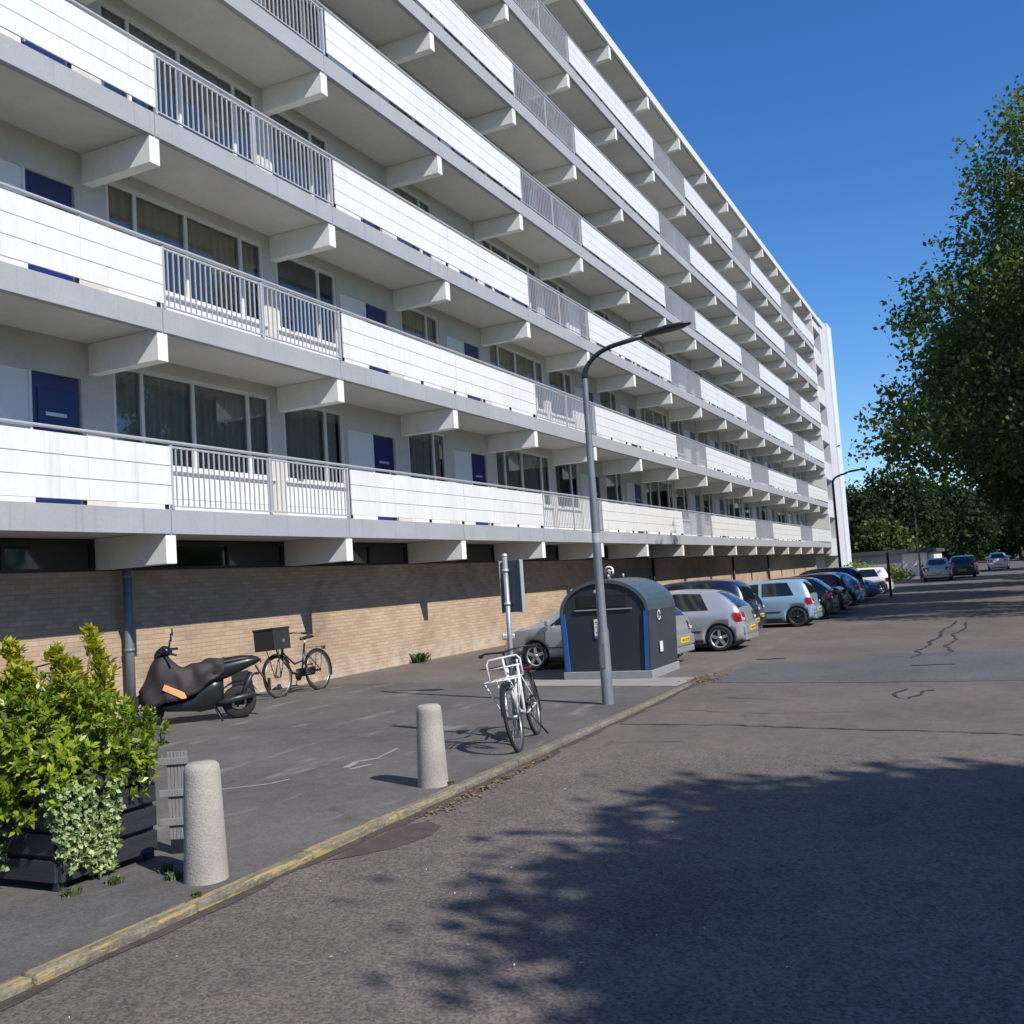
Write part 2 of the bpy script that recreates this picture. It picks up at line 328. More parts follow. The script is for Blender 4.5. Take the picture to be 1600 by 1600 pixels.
def leaf_mat(name, cols, trans=.35, rough=.45, spec=.22):
    m = bpy.data.materials.new(name); m.use_nodes = True; nt = m.node_tree; L = nt.links; b = nt.nodes['Principled BSDF']; out = nt.nodes['Material Output']
    b.inputs['Roughness'].default_value = rough; b.inputs['Specular IOR Level'].default_value = spec
    g = N(nt, 'ShaderNodeNewGeometry'); cr_ = N(nt, 'ShaderNodeValToRGB'); L.new(g.outputs['Random Per Island'], cr_.inputs[0])
    e = cr_.color_ramp.elements
    while len(e) < len(cols): e.new(.5)
    for i, c in enumerate(cols): e[i].position = i/(len(cols)-1); e[i].color = c+(1,)
    nz = N(nt, 'ShaderNodeTexNoise'); nz.inputs['Scale'].default_value = .9; nz.inputs['Detail'].default_value = 3; L.new(g.outputs['Position'], nz.inputs['Vector'])
    ma = N(nt, 'ShaderNodeMath', operation='MULTIPLY_ADD'); ma.inputs[1].default_value = 1.6; ma.inputs[2].default_value = -.8; L.new(nz.outputs[0], ma.inputs[0])
    mb_ = N(nt, 'ShaderNodeMath', operation='ADD', use_clamp=True); L.new(g.outputs['Random Per Island'], mb_.inputs[0]); L.new(ma.outputs[0], mb_.inputs[1]); L.new(mb_.outputs[0], cr_.inputs[0])
    L.new(cr_.outputs[0], b.inputs['Base Color'])
    t = N(nt, 'ShaderNodeBsdfTranslucent'); sc_ = N(nt, 'ShaderNodeVectorMath', operation='MULTIPLY'); sc_.inputs[1].default_value = (1.3, 1.5, .5)
    L.new(cr_.outputs[0], sc_.inputs[0]); L.new(sc_.outputs[0], t.inputs[0])
    mx = N(nt, 'ShaderNodeMixShader'); mx.inputs[0].default_value = trans; L.new(b.outputs[0], mx.inputs[1]); L.new(t.outputs[0], mx.inputs[2]); L.new(mx.outputs[0], out.inputs[0])
    return m
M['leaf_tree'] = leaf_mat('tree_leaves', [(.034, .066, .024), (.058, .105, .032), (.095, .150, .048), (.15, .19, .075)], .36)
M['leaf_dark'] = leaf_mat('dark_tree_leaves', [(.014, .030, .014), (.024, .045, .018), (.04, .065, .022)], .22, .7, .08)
M['leaf_olive'] = leaf_mat('olive_tree_leaves', [(.035, .06, .018), (.06, .09, .022), (.09, .12, .03)], .3)
M['leaf_shrub'] = leaf_mat('glossy_shrub_leaves', [(.06, .10, .012), (.13, .20, .018), (.23, .30, .025), (.35, .38, .04)], .3, .3)
M['leaf_yellow'] = leaf_mat('yellow_shrub_leaves', [(.24, .26, .025), (.38, .36, .03), (.50, .44, .06)], .35, .35)
M['leaf_ivy'] = leaf_mat('variegated_ivy_leaves', [(.07, .13, .04), (.14, .23, .07), (.27, .36, .15), (.46, .52, .30)], .2, .4)
M['leaf_grass'] = leaf_mat('weed_blades', [(.05, .09, .03), (.09, .13, .05), (.13, .15, .07)], .2)
M['leaf_lime'] = leaf_mat('yellow_green_bush_leaves', [(.12, .17, .025), (.19, .24, .03), (.27, .30, .05)], .3)

def glass_mat():
    m = bpy.data.materials.new('window_glass'); m.use_nodes = True; nt = m.node_tree; L = nt.links; out = nt.nodes['Material Output']
    gl = N(nt, 'ShaderNodeBsdfGlossy'); gl.inputs['Roughness'].default_value = .01; gl.inputs[0].default_value = (.9, .95, .95, 1)
    tr = N(nt, 'ShaderNodeBsdfTransparent'); tr.inputs[0].default_value = (.80, .79, .75, 1)
    lw = N(nt, 'ShaderNodeFresnel'); lw.inputs[0].default_value = 1.6
    mr = N(nt, 'ShaderNodeMapRange'); mr.inputs[3].default_value = .05; mr.inputs[4].default_value = 1.05; L.new(lw.outputs[0], mr.inputs[0])
    mx = N(nt, 'ShaderNodeMixShader'); L.new(mr.outputs[0], mx.inputs[0]); L.new(tr.outputs[0], mx.inputs[1]); L.new(gl.outputs[0], mx.inputs[2]); L.new(mx.outputs[0], out.inputs[0])
    return m
M['glass'] = glass_mat()

# ------------------------------------------------------------------ ground, road, pavement
def roadz(x):
    t = min(1, max(0, (x-1.0)/4.0)); t = t*t*(3-2*t)
    return -0.048+0.048*t
def sheet(name, outline, mat_, dz, label=None, step=.35, kind='structure', flat=None):
    # polygon sheet lying dz above the road surface
    bm = bmesh.new(); vs = [bm.verts.new((x, y, 0)) for x, y in outline]; bm.faces.new(vs)
    if flat is None:
        for xx in (1, 1.5, 2, 2.5, 3, 3.5, 4, 4.5, 5):
            bmesh.ops.bisect_plane(bm, geom=list(bm.verts)+list(bm.edges)+list(bm.faces), plane_co=(xx, 0, 0), plane_no=(1, 0, 0))
    for v in bm.verts: v.co.z = (roadz(v.co.x) if flat is None else flat)+dz
    me = bpy.data.meshes.new(name); bm.to_mesh(me); bm.free(); me.materials.append(mat_)
    if me.polygons[0].normal.z < 0: me.flip_normals()
    o = bpy.data.objects.new(name, me); C.objects.link(o)
    if kind: o['kind'] = kind
    if label: o['label'] = label
    return o
g = MB(); g.add([(-600, -600, -.12), (1500, -600, -.12), (1500, 600, -.12), (-600, 600, -.12)], [(0, 1, 2, 3)])
tag(g.build('ground', M['ground']), kind='structure')
sheet('road', [(-60, -13.6), (260, -13.6), (260, -6.08), (-60, -6.08)], M['road'], 0)
sheet('parking_area', [(4.3, -6.08), (76, -6.08), (76, 1.34), (4.3, 1.34)], M['park'], 0.0)
pv = MB(); pv.box(-60, 4.3, -5.97, 1.34, -.1, 0.0); tag(pv.build('pavement', M['pave']), kind='structure')
pv = MB(); pv.box(-60, 260, -17, -13.75, -.11, 0.03); tag(pv.build('pavement', M['pave']), kind='structure')
kb = MB()
rng = random.Random(5)
x = -20.0
while x < 4.2:
    l = .99; j = rng.uniform(-.004, .004)
    kb.bbox(x+.004, x+l-.004, -6.075+j, -5.972+j, -.2, .002+rng.uniform(-.004, .003), .018); x += l
tag(kb.build('kerb', M['kerb']), kind='structure')
kb = MB(); x = -20.0
while x < 120: kb.box(x+.006, x+1.99, -13.75, -13.6, -.2, .035); x += 2.0
tag(kb.build('kerb', M['slab']), kind='structure')
# repairs and tar lines
sheet('asphalt_patch', [(3.64, -6.3), (5.95, -6.4), (6.3, -8.15), (7.19, -8.26), (6.97, -13.5), (3.29, -13.5), (3.4, -8.2)], M['patch'], .004)
def ribbon(name, pts, wd, mat_, dz=.008):
    mb = MB(); vs = []; fs = []; rr = random.Random(len(pts))
    fine = []
    for a, b in zip(pts[:-1], pts[1:]):
        k = max(2, int(math.hypot(b[0]-a[0], b[1]-a[1])/.12))
        for i in range(k):
            t = i/k; fine.append((a[0]+(b[0]-a[0])*t+rr.uniform(-.03, .03), a[1]+(b[1]-a[1])*t+rr.uniform(-.03, .03)))
    fine.append(pts[-1])
    for i, p in enumerate(fine):
        q0 = fine[max(i-1, 0)]; q1 = fine[min(i+1, len(fine)-1)]; d = Vector((q1[0]-q0[0], q1[1]-q0[1])); d.normalize()
        ww = wd*rr.uniform(.25, .95)/2
        for s_ in (1, -1): X, Y = p[0]-d.y*ww*s_, p[1]+d.x*ww*s_; vs.append((X, Y, roadz(X)+dz))
    for i in range(len(fine)-1): fs.append((2*i, 2*i+1, 2*i+3, 2*i+2))
    mb.add(vs, fs); o = mb.build(name, mat_); o['kind'] = 'structure'
    if o.data.polygons[0].normal.z < 0: o.data.flip_normals()
    return o
ribbon('road_joint', [(.15, -6.2), (.1, -7.4), (-.15, -8.6), (-.25, -9.5), (-.41, -10.1), (-.5, -13.4)], .05, M['tar'])
ribbon('tar_squiggle', [(2.75, -8.93), (2.4, -8.82), (2.1, -8.86), (1.98, -9.0), (2.2, -9.1), (2.6, -9.12), (2.62, -9.25)], .06, M['tar'])
ribbon('tar_squiggle', [(6.4, -8.75), (7.0, -8.85), (7.5, -8.75), (8.6, -8.9), (9.4, -8.85), (10.5, -9.0), (12, -8.95), (13.5, -9.1), (15.2, -9.15)], .07, M['tar'])
ribbon('tar_squiggle', [(6.6, -9.2), (7.3, -9.3), (8.4, -9.15), (9.6, -9.3), (11, -9.2), (12.4, -9.4), (14.6, -9.35)], .06, M['tar'])
ribbon('tar_squiggle', [(5.22, -8.85), (5.27, -9.4)], .16, M['tar'])
ribbon('tar_squiggle', [(6.8, -6.3), (6.86, -6.75)], .18, M['tar'])
for a in ([(1.2, -6.6), (.9, -7.6), (1.0, -8.6)], [(2.2, -6.9), (1.9, -7.8)], [(-1.0, -6.5), (-.9, -7.2)]): ribbon('road_crack', a, .02, M['tar'])
# grit and soil gathered along the gutter
gp = []; rg0 = random.Random(31); gx = np.arange(-14, 4.2, .16)
for xx in gx: gp.append((float(xx), -6.062))
for xx in gx[::-1]: gp.append((float(xx), -6.10-.05*abs(math.sin(xx*2.3))-.03*rg0.random()-(.05 if -4.3 < xx < -1.5 else 0)))
gq = MB(); ng = len(gx); vs_ = [(p[0], p[1], roadz(p[0])+.0045) for p in gp]
gq.add(vs_, [(i, i+1, 2*ng-2-i, 2*ng-1-i) for i in range(ng-1)]); go_ = gq.build('gutter', M['grit'])
if go_.data.polygons[0].normal.z < 0: go_.data.flip_normals()
go_['kind'] = 'structure'
# half buried gully cover by the kerb
mp_ = [(-5.15, -6.19), (-4.7, -6.17), (-4.3, -6.18), (-4.15, -6.30), (-4.25, -6.47), (-4.5, -6.52), (-4.8, -6.45), (-5.0, -6.32)]
sheet('gully_patch', mp_, M['iron'], .004)
sheet('concrete_apron', [(3.2, -5.95), (3.55, -3.2), (4.28, -3.2), (4.28, -5.95)], M['slab'], .004, flat=0.0)

# ------------------------------------------------------------------ apartment building
B = 4.1767; FZ = 2.88; H = 2.8; YW = 1.35
bld = empty('apartment_building', (0, 0, 0))
tag(bld, 'long white six-storey gallery-access flat block with brick ground floor', 'building')
XL, XR = -2*B, 15*B
def lvl(k): return FZ+H*k
# body behind
mb = MB(); mb.box(XL, 72.2, 3.2, 13, 0, 19.9); mb.box(XL, XR+4, 1.75, 3.2, 2.5, 19.6); mb.build('core_wall', M['room'], bld)
# ground floor
mb = MB(); mb.box(XL-3, XR+5.3, YW, YW+.3, -.1, 2.12)
for k in (-1, 0, 1, 2, 3, 5, 7, 9, 11, 13):
    pass
mb.build('brick_wall', M['brick'], bld)
for k in range(-2, 15):
    f = MB(); x0, x1 = k*B+.07, (k+1)*B-.13
    f.box(x0, x1, YW+.02, YW+.1, 2.12, 2.17); f.box(x0, x1, YW+.02, YW+.1, 2.50, 2.56)
    for t in (0, .32, .64, 1): xx = x0+.03+(x1-x0-.06)*t; f.box(xx-.025, xx+.025, YW+.025, YW+.09, 2.17, 2.50)
    fo = f.build('clerestory_window', M['darkmetal'], bld)
    p = MB(); p.box(x0+.03, x1-.03, YW+.055, YW+.065, 2.17, 2.50); p.build('pane', M['glassdark'], fo)
mb = MB()
for k in (0.075, 6.05, 12.2):
    pass
# slabs and fascias
beams = []
for n in range(7):
    z = lvl(n)
    x1 = XR if n < 6 else 68.3
    mb = MB(); mb.box(XL, x1, .11, 1.75, z-.30, z-.004); mb.build('gallery_slab' if n < 6 else 'roof_slab', M['soffit'], bld)
    fm = MB(); k = -2
    top = z if n < 6 else z+.10
    while k*B < x1-.1:
        a, b2 = k*B+.006-.03, min((k+1)*B-.006-.03, x1); fm.bbox(a, b2, 0, .105, (z-.34) if n < 6 else z-.24, top, .006); k += 1
    fm.build('fascia', M['fascia'] if n < 6 else M['frame'], bld)
    for k in range(-1, 16): beams.append((k, n))
mb = MB(); mb.box(XL, 68.3, .11, 13, 19.7, 19.76); mb.build('roof_covering', M['roofing'], bld)
# beams: the hundred that show largest as parts, the far rest as one part
def beam_geo(mb, k, n):
    x = k*B; z = lvl(n)
    y1 = YW+.01 if n else YW+.02
    return mb.bbox(x-.125, x+.062, .02, y1, z-.745, z-.302, .008)
near = sorted(beams, key=lambda t: abs(t[0]*B+10.2)+abs(lvl(t[1])-1.6)*.8)
for k, n in near[:100]: beam_geo(MB(), k, n).build('beam', M['beam'], bld)
mb = MB()
for k, n in near[100:]: beam_geo(mb, k, n)
tag(mb.build('beam', M['beam'], bld), kind='stuff')
# drainpipe
mb = MB(); mb.tube([(.28, 1.2, 0.0), (.28, 1.2, 2.14)], .062, 16); mb.tube([(.28, 1.2, 2.0), (.28, 1.2, 2.06)], .075, 16); mb.tube([(.28, 1.2, .95), (.28, 1.2, 1.0)], .072, 16)
mb.build('drainpipe', M['galvdark'], bld)
for xx in (25.0, 37.6, 46.0):
    mb = MB(); mb.tube([(xx, 1.2, 0.0), (xx, 1.2, 2.14)], .06, 10); mb.build('drainpipe', M['darkmetal'], bld)

WIN = [('A', .3, 3.85, (.87, 1.95, 3.27)), ('B', 4.2, 6.07, (5.5,)), ('C', 8.5, 10.2, (9.65,))]
PER = 3*B
SILL, HEAD = .80, 2.30
def gallery(n):
    z = lvl(n)
    wm = MB()
    hz = H-.30
    def pier(a, b_, z0=0.0, z1=None): wm.box(a, b_, YW, YW+.12, z+z0, z+(hz if z1 is None else z1))
    for P in range(-1, 5):
        ox = P*PER
        pier(ox-.27, ox+.3); pier(ox+3.85, ox+4.2); pier(ox+6.07, ox+6.2); pier(ox+7.94, ox+8.5); pier(ox+10.2, ox+10.58)
        for a, b_ in ((-1.95, -.27), (6.2, 7.94)): pier(ox+a, ox+b_, 1.97)
        for nm, a, b_, mul in WIN:
            if ox+a < XL: continue
            pier(ox+a, ox+b_, HEAD)
            lo = MB(); lo.bbox(ox+a, ox+b_, YW+.02, YW+.1, z, z+SILL-.03, .004)
            lo.box(ox+a+.0, ox+b_, YW+.008, YW+.02, z+.35, z+.36)
            lo.bbox(ox+a-.02, ox+b_+.02, YW-.05, YW+.05, z+SILL-.03, z+SILL+.01, .006)
            fr = lo.build('window_panel', M['whitepaint'], bld) if (P < 3) else None
            f = MB(); a2, b2 = ox+a, ox+b_
            if fr is None: f.add(lo.v, lo.f)
            f.box(a2, b2, YW+.02, YW+.09, z+SILL+.01, z+SILL+.07); f.box(a2, b2, YW+.02, YW+.09, z+HEAD-.06, z+HEAD)
            for xx in (a2+.03,)+tuple(ox+q for q in mul)+(b2-.03,): f.box(xx-.03, xx+.03, YW+.015, YW+.095, z+SILL+.07, z+HEAD-.06)
            wo = f.build('window', M['frame'] if fr else M['whitepaint'], bld)
            p = MB(); yp = YW+.052; p.add([(a2+.03, yp, z+SILL+.07), (b2-.03, yp, z+SILL+.07), (b2-.03, yp, z+HEAD-.06), (a2+.03, yp, z+HEAD-.06)], [(0, 1, 2, 3)]); p.build('pane', M['glass'], wo)
            rr = random.Random(n*97+P*13+ord(nm))
            # curtains
            if nm == 'A' and (n < 2 or rr.random() < .55) or nm != 'A' and rr.random() < .45:
                c = MB(); vs = []; s0, s1 = a2+.08, b2-.08
                if rr.random() < .4 and not (n == 1 and P == 0): s1 = s0+(s1-s0)*rr.uniform(.25, .6)
                K = int((s1-s0)/.025); ph = rr.uniform(0, 6)
                for i in range(K+1):
                    xx = s0+(s1-s0)*i/K; yy = YW+.135+.03*math.sin(i*.95+ph)+.015*math.sin(i*.31)
                    vs += [(xx, yy, z+SILL-.1), (xx, yy, z+HEAD-.03)]
                c.add(vs, [(2*i, 2*i+2, 2*i+3, 2*i+1) for i in range(K)], True); c.build('curtain', M['curtain'] if n % 2 else M['curtain2'], wo)
        for a, b_, c_, d_ in ((-1.95, -1.12, -1.08, -.27), (6.2, 7.07, 7.11, 7.94)):
            if ox+a < XL: continue
            p = MB(); p.bbox(ox+a, ox+b_, YW+.02, YW+.08, z+.02, z+1.97, .005); p.box(ox+b_, ox+c_, YW, YW+.1, z, z+1.97); p.build('door_panel', M['whitepaint'], bld)
            d = MB(); d.bbox(ox+c_, ox+d_-.03, YW+.035, YW+.085, z+.03, z+1.96, .006)
            d.box(ox+c_+.1, ox+d_-.13, YW+.027, YW+.035, z+.2, z+.9); 
            d.bbox(ox+c_+.1, ox+d_-.13, YW+.02, YW+.036, z+1.1, z+1.75, .006)
            do = d.build('door', M['bluedoor'], bld)
            l = MB(); l.bbox(ox+c_+.22, ox+d_-.25, YW+.012, YW+.02, z+1.38, z+1.43, .003); l.build('letter_slot', M['alu'], do)
            if P < 2: hd = MB(); hd.bbox(ox+c_+.05, ox+c_+.075, YW-.01, YW+.03, z+.98, z+1.12, .004); hd.build('door_handle', M['alu'], do)
    # thin slot so nothing coincides at the ceiling
    wm.build('gallery_wall', M['wallpaint'], bld)
for n in range(6): gallery(n)
# end wall pieces between the galleries and the tower (stair openings)
mb = MB(); mb.box(XR, XR+.15, .0, 1.6, FZ-.34, 19.3); mb.build('end_wall', M['beam'], bld)

def parapet(n, a, b_, nb):
    z = lvl(n); p = MB(); rr = random.Random(int(n*100+a*7))
    L_ = b_-a-.07; k = 6; z0 = z+.055; hgt = .262
    for i in range(k):
        x0 = a+.035+L_*i/k; x1 = a+.035+L_*(i+1)/k
        gp = .010 if i == 3 else .0015
        for j in range(3): p.bbox(x0+(gp if i else 0), x1-.0015, -.035-rr.uniform(0, .0015), -.010, z0+j*(hgt+.008), z0+j*(hgt+.008)+hgt, .004)
    p.box(a+.05, b_-.05, -.010, -.002, z0+.01, z0+.79)
    po = p.build('parapet_panel', M['panel'], bld)
    s = MB()
    for i in range(0, 7): xx = a+.08+(b_-a-.16)*i/6; s.box(xx-.02, xx+.02, -.001, .04, z-.0, z+.88)
    s.build('bracket', M['darkmetal'], po)
def railing(n, a, b_):
    z = lvl(n); p = MB()
    K = int(round((b_-a)/.108))
    for i in range(1, K): xx = a+(b_-a)*i/K; p.box(xx-.009, xx+.009, .002, .020, z+.055, z+.85)
    p.box(a+.01, b_-.01, -.004, .026, z+.85, z+.875); p.box(a+.01, b_-.01, -.004, .026, z+.035, z+.055)
    for xx in (a+.012, (a+b_)/2, b_-.012): p.box(xx-.022, xx+.022, -.008, .034, z+.0, z+.90)
    p.build('railing', M['railbar'], bld)
for n in range(6):
    for P in range(-1, 5):
        a = P*PER
        if P >= 0: railing(n, a, a+B)
        if P >= 0: parapet(n, a+B, a+3*B, 2)
        else: parapet(n, -2*B, 0, 2)
    h = MB(); z = lvl(n); h.bbox(XL, XR, -.03, .035, z+.905, z+.945, .012)
    for i in range(int((XR-XL)/1.39)): xx = XL+i*1.3922; h.box(xx-.012, xx+.012, -.005, .02, z+.86, z+.906)
    h.build('handrail', M['rail'], bld)
# stair bay and white end tower
mb = MB(); mb.box(XR+.15, 69.0, 1.2, 3.2, 0, 19.4)
for n in range(7): mb.box(XR+.16, 67.2, .15, 1.2, lvl(n)-.9, lvl(n)+.35 if n < 6 else lvl(n)-.31)
mb.build('stair_bay', M['towergrey'], bld)
for n in range(6):
    mb = MB(); mb.box(XR+.6, 67.0, 1.17, 1.195, lvl(n)+.4, lvl(n)+1.85); mb.build('stair_window', M['glassdark'], bld)
mb = MB(); mb.bbox(67.2, 70.4, .1, 13.2, -.1, 20.1, .02); mb.build('tower_side_wall', M['towergrey'], bld)
mb = MB(); mb.bbox(70.4, 72.6, -.05, 13.2, -.1, 20.3, .03)
mb.build('tower', M['pierw'], bld)
mb = MB()
for zz in (5, 8, 11): mb.box(72.6, 72.9, .5, .9, zz, zz+.25)
mb.build('wall_bracket', M['alu'], bld)

# ------------------------------------------------------------------ street furniture
def bollard(x, y, h, tilt, label):
    o = empty('bollard', (x, y, -.02)); o.rotation_euler = (tilt[0], tilt[1], 0)
    tag(o, label, 'bollard', 'concrete bollards along the kerb')
    b_ = MB(); r0, r1 = .125, .098
    b_.lathe([(r0+.004, -.15), (r0, .02), (r0-.008, h*.3), (r1+.004, h-.05), (r1-.002, h-.015), (r1-.02, h), (.001, h+.003)], n=40)
    b_.build('shaft', M['concrete'], o); return o
bollard(-5.78, -5.80, .68, (0, 0), 'nearest pale concrete bollard, beside the black planter')
bollard(-3.25, -5.82, .66, (0, 0), 'smaller-looking pale concrete bollard on the open pavement between planter and white bicycle')

def lamp_post(name, x, y, hbend, reach, rise, label, bend_r=.9, dirv=(0, -1), r=(.072, .036), dark=False, head=.62):
    o = empty(name, (x, y, 0)); tag(o, label, 'street lamp', 'street lamps along the road')
    m1 = M['galvdark'] if not dark else M['darkmetal']
    p = MB(); p.lathe([(r[0]+.004, 0), (r[0], .05), (r[0]*.98, .9), (r[0]*.8, .95), (r[0]*.76, hbend*.4), (r[1], hbend)], n=20)
    if not dark: p.box(-r[0]-.004, -r[0]+.012, -.03, .03, .45, .75)
    p.build('pole', m1, o)
    a = MB(); pts = []; d = Vector((dirv[0], dirv[1], 0))
    for i in range(13):
        t = i/12; an = t*math.pi/2*.86
        q = d*(bend_r*(1-math.cos(an)))+Vector((0, 0, hbend+rise*math.sin(an)/math.sin(math.pi/2*.86))); pts.append(q)
    end = d*(reach-head)+Vector((0, 0, hbend+rise+.05)); pts.append(end)
    a.tube(pts, [r[1]]*4+[r[1]*.85]*10, 10); a.build('arm', M['darkmetal'], o)
    hm = MB(); n_ = 14; e = end; sl = Vector((0, 0, .06))
    side = Vector((-d.y, d.x, 0)); vs = []
    prof = [(0, .03, .03), (.06, .05, .05), (.16, .09, .055), (.35, .13, .05), (.5, .12, .035), (.6, .05, .02), (.62, .01, .01)]
    for (l, hw, hh) in prof:
        c0 = e+d*(l*head/.62)+sl*(l/.62)
        for j in range(n_):
            an = 2*math.pi*j/n_; vs.append(c0+side*(hw*math.cos(an))+Vector((0, 0, hh*math.sin(an)*(1.0 if math.sin(an) > 0 else .5))))
    fs = []
    for i in range(len(prof)-1):
        for j in range(n_): fs.append((i*n_+j, i*n_+(j+1) % n_, (i+1)*n_+(j+1) % n_, (i+1)*n_+j))
    fs += [tuple(range(n_)), tuple(range((len(prof)-1)*n_, len(prof)*n_))]
    hm.add(vs, fs, True); fixn(hm.build('lamp_head', M['darkmetal'], o))
    return o
lp = lamp_post('street_lamp', 1.44, -5.58, 4.08, 1.42, .36, 'nearest tall grey street lamp with curved arm, in front of the dark recycling container', bend_r=.55)
s = MB(); s.tube([(-.055, 0, 2.02), (-.055, 0, 2.13)], .01, 6); 
st = MB(); st.lathe([(.052, 2.0), (.052, 2.12)], n=20); st.build('sticker_band', M['alu'], lp)
lamp_post('street_lamp', 30.0, -4.72, 4.62, 1.2, .3, 'dark street lamp rising behind the parked cars near the far end of the flats', bend_r=.6, dark=True, r=(.07, .045))
lamp_post('street_lamp', 58.0, -5.9, 4.35, 1.3, .15, 'thin far street lamp before the low garages', bend_r=.6, r=(.07, .04))

# sign post with the sign seen from behind
o = empty('sign_post', (-1.03, -5.50, 0)); tag(o, 'thin grey post with a dark sign seen from behind, white bicycle leaning on it', 'sign post')
p = MB(); p.tube([(0, 0, -.02), (0, 0, 1.84)], .026, 12); p.build('pole', M['galv'], o)
p = MB(); p.lathe([(.027, 1.84), (.03, 1.845), (.026, 1.87), (.001, 1.88)], n=12); p.build('pole_cap', M['alu'], o)
s = MB(); s.bbox(-.02, .0, -.15, .15, 1.27, 1.79, .004); so_ = s.build('sign_panel', M['signback'], o)
so_.rotation_euler = (0, 0, R(-22)); so_.location = (.05, -.045, 0)
s = MB(); s.bbox(-.03, .012, -.166, -.152, 1.26, 1.80, .003); e_ = s.build('edge_strip', M['alu'], so_)
s = MB(); s.bbox(-.03, .012, .152, .160, 1.26, 1.80, .003); e_ = s.build('edge_strip', M['alu'], so_)
for zz in (1.36, 1.70):
    c_ = MB(); c_.tube([(0, 0, zz-.015), (0, 0, zz+.015)], .034, 12); c_.box(0, .05, -.02, .01, zz-.012, zz+.012); c_.build('clamp', M['alu'], o)

# recycling container
bx, by = 4.20, -5.27   # near road side corner
o = empty('recycling_container', (4.22, -4.55, 0)); tag(o, 'large dark round-topped recycling container with blue corner stripes', 'recycling container')
DX = 1.42
def arch(w0, w1, h0, zt, n_=18):
    # half-width w0 at the bottom, w1 at the spring height h0, then an arch to zt
    pts = [(-w0, 0.11), (-w1, h0)]
    for i in range(1, n_): a = math.pi*(1-i/n_); pts.append((w1*math.cos(a), h0+(zt-h0)*math.sin(a)))
    pts += [(w1, h0), (w0, .11)]
    return pts
prof = arch(.70, .73, 1.02, 1.53)
def loft_x(prof, x0, x1): 
    mb = MB(); mb.prism(prof, (x0, 0, 0), (0, -1, 0), (0, 0, 1), (1, 0, 0), x1-x0); return mb
# front/back recessed walls and the wrap
inner = arch(.655, .685, 1.0, 1.475)
b_ = loft_x(inner, .03, DX-.03); fixn(b_.build('end_panel', M['bindark'], o))
wrap = MB(); 
k = len(prof)
vs = []
for (xx) in (0, DX):
    for (a, b2) in prof: vs.append((xx, -a, b2))
for (xx) in (0, DX):
    for (a, b2) in inner: vs.append((xx, -a, b2))
fs = []
for i in range(k-1):
    fs.append((i, i+1, k+i+1, k+i)); fs.append((2*k+i, 3*k+i, 3*k+i+1, 2*k+i+1))
    fs.append((i, 2*k+i, 2*k+i+1, i+1)); fs.append((k+i, k+i+1, 3*k+i+1, 3*k+i))
sidefs = [f for f in fs]
roof_vs = vs
def sub(fsel, name, mt, off=0):
    mm = MB(); mm.add(vs, fsel); oo = mm.build(name, mt, o)
    bm = bmesh.new(); bm.from_mesh(oo.data); bmesh.ops.delete(bm, geom=[v for v in bm.verts if not v.link_faces], context='VERTS'); bmesh.ops.recalc_face_normals(bm, faces=bm.faces); bm.to_mesh(oo.data); bm.free(); return oo
lo = [f for f in fs if max(vs[i][2] for i in f) <= 1.021]; lo1 = [f for f in lo if vs[f[0]][1] < 0]; lo = [f for f in lo if vs[f[0]][1] >= 0]; hi = [f for f in fs if max(vs[i][2] for i in f) > 1.021]
sub(lo, 'side_wall', M['binside']); sub(lo1, 'side_wall', M['binside']); ro = sub(hi, 'roof', M['binroof'])
for p_ in ro.data.polygons: p_.use_smooth = False
# lid groove band across the roof
rb = MB()
for i in range(2, 20):
    a0_, a1_ = prof[i-1], prof[i]
for sgn, w_ in ((1, 0), (-1, 0)):
    s = MB(); # blue corner stripes
    A = [(-.004, sgn*.675, .12), (-.004, sgn*.612, .12), (-.004, sgn*.65, 1.02), (-.004, sgn*.715, 1.02)]
    Bq = [(.035, p[1], p[2]) for p in A]
    s.add(A+Bq, [(0, 1, 2, 3), (7, 6, 5, 4), (0, 4, 5, 1), (1, 5, 6, 2), (2, 6, 7, 3), (3, 7, 4, 0)]); fixn(s.build('corner_stripe', M['binblue'], o))
s = MB(); s.bbox(.01, .032, -.40, .42, 1.10, 1.30, .01); s.build('deposit_slot', M['black'], o)
s = MB(); s.bbox(.0, .032, -.46, .48, 1.055, 1.075, .005); s.build('slot_ledge', M['bingrey'], o)
s = MB(); s.bbox(.012, .031, .03, .17, .62, .92, .004); lb = s.build('notice_label', M['panel'], o)
s = MB()
for zz in (.87, .84, .80, .77, .74, .71): s.box(.009, .0125, .05, .15-random.Random(int(zz*100)).uniform(0, .04), zz, zz+.012)
s.box(.009, .0125, .035, .165, .625, .665); s.build('print', M['binblue'], lb)
s = MB(); s.lathe([(.001, .026), (.035, .026), (.035, .03)], (0, .12, 1.34), 16, axis='x'); s.build('reflector', M['alu'], o)
s = MB(); s.bbox(-.012, DX+.012, -.725, .725, -.02, .12, .01); s.build('plinth', M['bingrey'], o)
